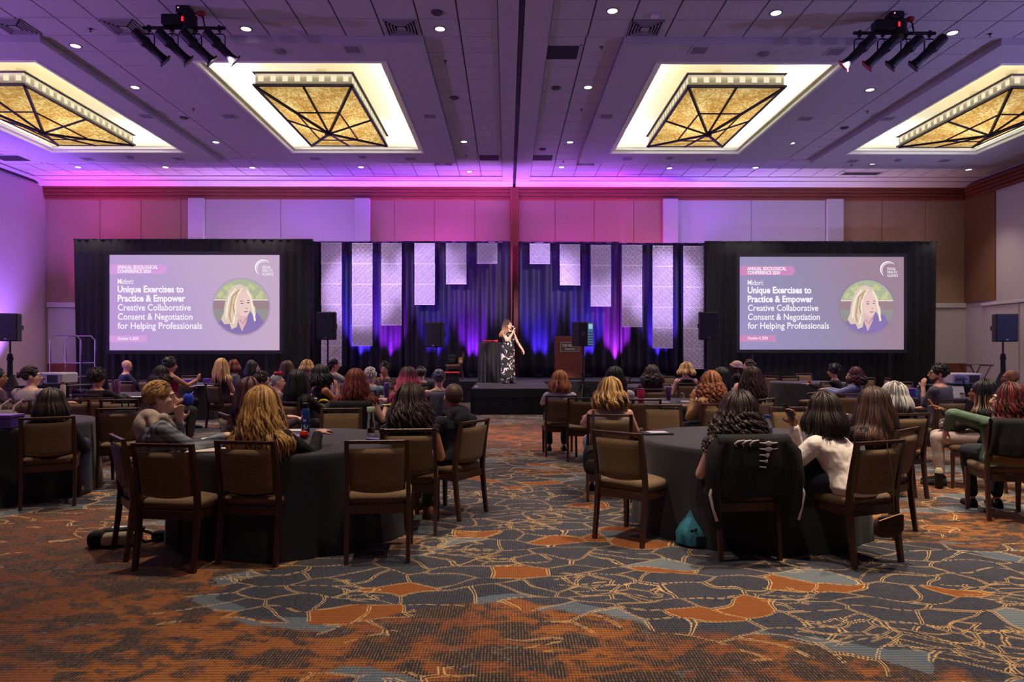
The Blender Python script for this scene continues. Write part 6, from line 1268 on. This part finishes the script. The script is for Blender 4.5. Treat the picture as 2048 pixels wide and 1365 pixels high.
t = put(126, 799, 'cream_flask', 'cream flask with wooden cap, left middle table', 'bottle'); part(t, 'flask_body', L_([(.036, 0), (.038, .006), (.038, .20), (.028, .225), (.024, .23)]), M('flask_cream', lin((232, 206, 176)), .45)); part(t, 'cap', L_([(.025, .23), (.028, .235), (.028, .27), (.001, .272)]), M('cap_wood', lin((170, 100, 66)), .5))
tumbler(235, 790, 'pink to purple tumbler with black lid, left middle table', (206, 130, 176), lid=(20, 18, 22), h=.25, r=.05)
t = put(246, 796, 'food_tray', 'small tray with wrapped snack beside the pink tumbler', 'food'); part(t, 'tray', MB().box(-.07, .07, -.05, .05, 0, .014, .004), M('tray_tan', lin((190, 160, 120)), .7), False); part(t, 'wrapped_snack', MB().ell((.01, .02, .04), (.035, .03, .04)), M('snack_teal', lin((70, 110, 100)), .4))
t = put(1836, 798, 'water_bottle', 'clear water bottle with blue label at the grey vest\'s elbow', 'bottle'); part(t, 'bottle_body', L_([(.030, 0), (.032, .01), (.032, .14), (.015, .185), (.012, .19), (.001, .19)]), glass); part(t, 'cap', L_([(.015, .19), (.015, .21), (.001, .211)]), MATS['cap_white']); part(t, 'label', L_([(.0327, .06), (.0327, .13)]), M('label_cyan', lin((60, 130, 190)), .5))
t = put(1918, 797, 'tablet', 'white tablet propped on a stand right of the grey vest', 'tablet', rz=-.3); g = MB().box(-.09, .09, -.005, .005, 0, .20, .002); g.xf(Matrix.Rotation(-.45, 4, 'X')); part(t, 'tablet_body', g, M('tablet_white', lin((206, 206, 216)), .4), False); part(t, 'tablet_stand', MB().box(-.05, .05, 0, .12, 0, .01), M('stand_white', (.7, .7, .72), .4), False)
t = put(1925, 797, 'paper_cup', 'short white cup with black lid beside the propped tablet', 'cup'); part(t, 'cup_body', L_([(.03, 0), (.038, .07), (.001, .07)]), MATS['paper_cup']); part(t, 'lid', L_([(.04, .07), (.04, .08), (.03, .086), (.001, .086)]), lampb)

# held things
def held(key, s, name, label, cat, off=(0, 0, 0)):
    rs, p, r = PEOPLE[key]; W = rs[1][s][1]; t = thing(name, label, cat); t.matrix_world = Matrix.Translation(p) @ Matrix.Rotation(R(r), 4, 'Z') @ Matrix.Translation(W + Vector(off)); return t
for key, s, l, c, off in (('phoner', 1, 'black phone held by the dark-haired woman in black', (90, 100, 120), (0, .11, .05)), ('curlyphone', 1, 'phone with lilac screen held by the curly-haired woman', (170, 140, 220), (-.05, .10, .06)), ('braidsw', -1, 'orange-lit phone held above the pale trousers', (214, 120, 60), (0, .10, .06)), ('whiteblouse', 1, 'slim dark phone held near the brunette\'s face', (20, 20, 26), (-.03, .03, .10))):
    t = held(key, s, 'phone', l, 'phone', off); g = MB().box(-.038, .038, -.005, .005, -.07, .07, .002); g.xf(Matrix.Rotation(-.6, 4, 'X')); part(t, 'case', g, blk if c[0] != 214 else M('case_orange', lin((200, 100, 40)), .4), False); g = MB().box(-.034, .034, -.007, -.0045, -.065, .065); g.xf(Matrix.Rotation(-.6, 4, 'X')); part(t, 'screen', g, E('pscr%d' % c[0], c, .7), False)

# bags and coats
def superbox(rx, ry, rz, n=3.0, nu=20, nv=12):
    g = MB(); sp = lambda c: math.copysign(abs(c) ** (2 / n), c); rings = []
    for i in range(nv + 1):
        t = -PI / 2 + PI * i / nv; ct, st = max(.02, cos(t)), sin(t); rings.append([(rx * sp(ct) * sp(cos(a)), ry * sp(ct) * sp(sin(a)), rz * sp(st) + rz) for a in [2 * PI * k / nu for k in range(nu)]])
    return g.loft(rings)
def backpack(loc, rz, label, col, size=(.15, .09, .20), pocket=None, strap=None, straps=True, cat='bag', name='backpack', mat=None, tilt=0):
    t = thing(name, label, cat, loc, rz); t.rotation_euler = (tilt, 0, rz); a, b, c = size
    part(t, 'bag_body', superbox(a, b, c), mat or fab('bag_%d_%d_%d' % col, col)); g = superbox(a * .78, b * .35, c * .5); g.v = [(x, y - b * .95, z + c * .12) for x, y, z in g.v]; part(t, 'front_pocket', g, fab('pocket_%d' % (pocket or col)[0], pocket or tuple(min(255, int(v * 1.3) + 6) for v in col)))
    g = MB(); g.tube([(-.035, 0, 2 * c - .01), (-.03, 0, 2 * c + .05), (.03, 0, 2 * c + .05), (.035, 0, 2 * c - .01)], .008, 6); part(t, 'handle', g, fab('strap_%d' % (strap or col)[0], strap or col))
    if straps:
        for s in (-1, 1): g = MB(); g.tube([(s * a * .5, b * .8, 2 * c * .92), (s * a * .62, b + .07, c * 1.4), (s * a * .6, b + .05, c * .6), (s * a * .5, b * .8, c * .2)], .012, 6); part(t, 'shoulder_strap', g, MATS['strap_%d' % (strap or col)[0]])
    g = MB(); g.tube([(-a * .8, -b * .6, c * 1.35), (-a * .5, -b * .95, c * 1.75), (0, -b * .98, c * 1.85), (a * .5, -b * .95, c * 1.75), (a * .8, -b * .6, c * 1.35)], .004, 5); part(t, 'zip', g, M('zip_metal', (.3, .28, .2), .3, metal=.8)); return t
def coat(chair_i, label, mat, wid=.25, drop=.5, front=.25, sleeves=True, shift=0, name='coat', ragged=.03, printed=None):
    ch = CHAIRS[chair_i]; t = thing(name, label, 'coat', ch.location, ch.rotation_euler.z); nx, ns = 22, 26; v = []; f = []; rr = random.Random(chair_i)
    ph = rr.uniform(0, 6)
    for j in range(ns + 1):
        s = j / ns * (front + .05 + drop)
        for i in range(nx + 1):
            u = -1 + 2 * i / nx; w_ = wid * (1 + .22 * max(0, s - front) / drop)
            wv = .012 * sin(u * 7 + ph + 2 * s) + .008 * sin(u * 13 + 5 * s)
            if s < front: z = .885 - (front - s); y = -.262 + .02 * (front - s) / front
            elif s < front + .05: a = (s - front) / .05 * PI; z = .885 + .014 * sin(a); y = -.292 + .032 * cos(a)
            else: z = .885 - (s - front - .05) * (1 + ragged * sin(u * 4 + ph)); y = -.335 - .03 * min(1, (s - front) * 4) - wv * min(1, (s - front) * 6)
            v.append((u * w_ + shift, y, z))
    for j in range(ns):
        for i in range(nx): f.append((j * (nx + 1) + i, j * (nx + 1) + i + 1, (j + 1) * (nx + 1) + i + 1, (j + 1) * (nx + 1) + i))
    o = MB().add(v, f).build('coat_body', mat, t, True); m = o.modifiers.new('s', 'SOLIDIFY'); m.thickness = .014
    if sleeves:
        for s in (-1, 1):
            g = MB(); x0 = shift + s * wid; g.tube([(x0 * .9, -.30, .86), (x0 + s * .03, -.33, .78), (x0 + s * .05, -.35, .6), (x0 + s * .04, -.36, .42), (x0 + s * .02, -.36, .26)], [.05, .058, .052, .048, .042], 10); part(t, 'sleeve', g, mat)
    return t
names = [c['label'] for c in CHAIRS]
def ci(sub): return next(i for i, n in enumerate(names) if sub in n)
ci_curl = ci('big dark curly'); blackcloth = fab('coat_black', (14, 13, 16))
t = coat(ci_curl, 'black cardigan with white skeleton print hung on the front right chair', blackcloth, .255, .42, .2, True, 0, 'cardigan')
bone = M('bone_print', lin((206, 196, 200)), .8)
for k in range(5):
    z = .865 - k * .042; g = MB(); g.ell((.09, -.374, z - .012), (.028, .004, .017), 10, 6); g.build('vertebra_print', bone, t, True)
    for s in (-1, 1): g = MB(); g.tube([(.09 + s * .02, -.374, z - .012), (.09 + s * .065, -.372, z - .008)], [.007, .004], 6); g.build('rib_print', bone, t, True)
for k in range(3):
    g = MB(); g.tube([(.02 - k * .05, -.372, .876), (-.02 - k * .055, -.374, .868), (-.045 - k * .055, -.374, .85), (-.04 - k * .05, -.374, .832)], [.004, .008, .008, .004], 6); g.build('rib_print', bone, t, True)
for s in (-1, 1):
    g = MB(); g.tube([(s * .32, -.385, .56), (s * .335, -.39, .50), (s * .315, -.395, .40), (s * .29, -.40, .32)], [.008, .012, .010, .012], 6); g.build('arm_bone_print', bone, t, True)
coat(ci('long auburn'), 'black jacket over the chair of the auburn-haired woman', blackcloth, .235, .40, .15, False, 0, 'jacket')
coat(ci('blue-grey updo'), 'grey jacket slung over the chair of the blue-grey updo', fab('coat_grey', (84, 82, 104)), .2, .38, .12, True, .02, 'jacket')
coat(ci('person with dark braids'), 'dark ribbed jacket over the chair beside the green sweater', fab('coat_dark', (30, 34, 38)), .13, .46, .12, False, -.06, 'jacket')
coat(ci('woman in the green sweater'), 'black coat over the chair back of the green sweater', blackcloth, .21, .3, .1, False, 0, 'coat')
def hang(i, dx, z, back=.42):
    ch = CHAIRS[i]; r = ch.rotation_euler.z; p = ch.location + Matrix.Rotation(r, 3, 'Z') @ Vector((dx, -back, 0)); return (p.x, p.y, z), r
def strapline(t, z1, x=0, y=0, r=.006, mat=None, back=.12, spread=.0):
    g = MB(); g.tube([(x - spread, y, z1[0]), (x, y + back * .2, (z1[0] + z1[1]) / 2), (x, y + back, z1[1] - .01), (x, y + back + .02, z1[1] + .006), (x, y + back + .045, z1[1] - .03)], r, 6); return part(t, 'strap', g, mat or blackcloth)
loc, r = hang(ci('cream sleeveless'), -.16, .30, .44); t = backpack(loc, r, 'small black backpack hanging from the chair by the aisle', (16, 16, 20), (.105, .075, .145), straps=False); strapline(t, (.28, .60), 0, 0, .012)
loc, r = hang(ci('person with dark braids'), .05, .06, .50); t = backpack(loc, r, 'large black backpack hanging beside the green sweater', (14, 15, 19), (.16, .11, .24), straps=True)
loc, r = hang(ci('loose white blouse'), .0, .22, .36); t = thing('handbag', 'dark brown clutch bag hanging on a thin strap from a chair', 'bag', loc, r); part(t, 'bag_body', superbox(.13, .03, .075), fab('clutch_brown', (60, 34, 34))); part(t, 'flap', MB().box(-.13, .10, -.036, -.026, .10, .155, .004), fab('clutch_flap', (48, 28, 30))); part(t, 'gold_bar', MB().tube([(-.13, -.036, .13), (.08, -.036, .165)], .004, 6), M('gold', (.7, .45, .15), .3, metal=1)); strapline(t, (.15, .66), .05, 0, .0035, M('chain', (.25, .15, .12), .3, metal=.6), .06)
loc, r = hang(ci('pale grey shirt'), .0, .38, .42); t = backpack(loc, r, 'grey and white backpack hanging behind the pale grey shirt', (128, 116, 118), (.17, .09, .19), (196, 186, 192), (150, 130, 124), straps=False)
for s in (-.1, .1): strapline(t, (.36, .49), s, 0, .016, fab('strap_pale', (160, 138, 130)))
ch = CHAIRS[ci('reddish chair')]; backpack((ch.location.x, ch.location.y, .487), ch.rotation_euler.z + .3, 'dark brown backpack with looped straps on the reddish chair', (50, 32, 30), (.15, .11, .15))
ch = CHAIRS[ci('holding a black bag')]; t = backpack((ch.location.x - .03, ch.location.y + .02, .487), .5, 'black bag with yellow charm on the chair seat left of the beige hood', (14, 13, 17), (.13, .10, .19)); part(t, 'yellow_charm', MB().tube([(.04, -.13, .3), (.05, -.14, .27), (.035, -.14, .24), (.05, -.135, .21)], .007, 6), M('charm', lin((214, 170, 50)), .4))
x, y = at(240, 1085, .02); t = thing('tote_bag', 'cream and black tote bag lying on the carpet, front left', 'bag', (x, y, 0), .25)
part(t, 'bag_body', superbox(.16, .09, .055), fab('tote_cream', (226, 212, 170))); g = superbox(.07, .085, .06); g.v = [(p[0] - .15, p[1], p[2]) for p in g.v]; part(t, 'black_end', g, blackcloth); g = superbox(.15, .06, .02); g.v = [(p[0] + .02, p[1] + .03, p[2] + .09) for p in g.v]; part(t, 'black_lining', g, blackcloth); part(t, 'white_card', MB().box(-.06, .05, .0, .05, .128, .134), MATS['paper_white'], False)
part(t, 'handle', MB().tube([(.10, -.06, .09), (.2, -.09, .03), (.28, 0, .03), (.2, .07, .06), (.12, .05, .10)], .012, 6), blackcloth); g = superbox(.06, .04, .04); g.v = [(p[0] + .27, p[1] + .05, p[2]) for p in g.v]; part(t, 'side_flap', g, blackcloth)
x, y = at(1385, 1085, .02); t = thing('drawstring_bag', 'teal fabric bag on the carpet under the skeleton-print sleeve', 'bag', (x, y, 0), .3); g = MB().lathe([(.06, 0), (.12, .02), (.125, .09), (.10, .15), (.055, .21), (.03, .25), (.025, .27)], n=18); g.v = [(p[0] * (1 + .08 * sin(5 * math.atan2(p[1], p[0]) + 20 * p[2])), p[1], p[2]) for p in g.v]; part(t, 'bag_body', g, fab('bag_teal', (50, 120, 144)))
part(t, 'dark_panel', MB().box(-.05, .07, -.135, -.12, .03, .10, .004), fab('teal_dark', (20, 40, 56)), False); part(t, 'drawstring', MB().tube([(0, -.03, .25), (.06, -.12, .2), (.09, -.12, .1)], .006, 6), blackcloth); part(t, 'printed_mark', MB().box(-.09, -.06, -.118, -.112, .13, .15).box(-.05, -.03, -.112, -.106, .13, .155), M('ink', (.02, .03, .05), .6), False)
x, y = at(1878, 974, .02); t = thing('floor_tumbler', 'black tumbler with cream lid standing on the carpet at right', 'bottle', (x, y, 0)); part(t, 'cup_body', L_([(.036, 0), (.04, .01), (.042, .17), (.001, .17)]), lampb); part(t, 'lid', L_([(.040, .17), (.040, .20), (.025, .225), (.001, .225)]), M('lid_cream', lin((200, 186, 160)), .4))
rs, p, r = PEOPLE['braidsw']; q = Matrix.Translation(p) @ Matrix.Rotation(R(r), 4, 'Z') @ Vector((-.02, .24, .60)); t = thing('lap_bag', 'black and white patterned bag on the pale trousers', 'bag', q, R(r)); part(t, 'bag_body', superbox(.15, .10, .075), spots_mat('bw_print', (14, 12, 16), (196, 178, 184), 30, .5)); part(t, 'handle', MB().tube([(-.1, 0, .13), (-.06, 0, .18), (.06, 0, .18), (.1, 0, .13)], .009, 6), blackcloth)
rs, p, r = PEOPLE['curlyphone']; q = Matrix.Translation(p) @ Matrix.Rotation(R(r), 4, 'Z') @ Vector((.05, .30, .61)); t = thing('lap_bag', 'shiny blue and orange bag on a lap at left', 'bag', q, R(r)); part(t, 'bag_body', superbox(.13, .08, .10), spots_mat('galaxy', (20, 60, 190), (200, 70, 50), 5, .55)); part(t, 'handle', MB().tube([(-.06, 0, .19), (-.04, 0, .26), (.04, 0, .26), (.06, 0, .19)], .008, 6), blackcloth)
x, y = atD(904, 20.85); backpack((x, y, SH + .487), 0, 'black backpack on the seat of the stage chair', (14, 13, 18), (.16, .12, .15)); x, y = atD(921, 20.6); backpack((x, y, SH + .50), .2, 'small tan bag hanging on the stage chair', (150, 120, 76), (.06, .05, .10), strap=(70, 44, 30), straps=False)
bake()
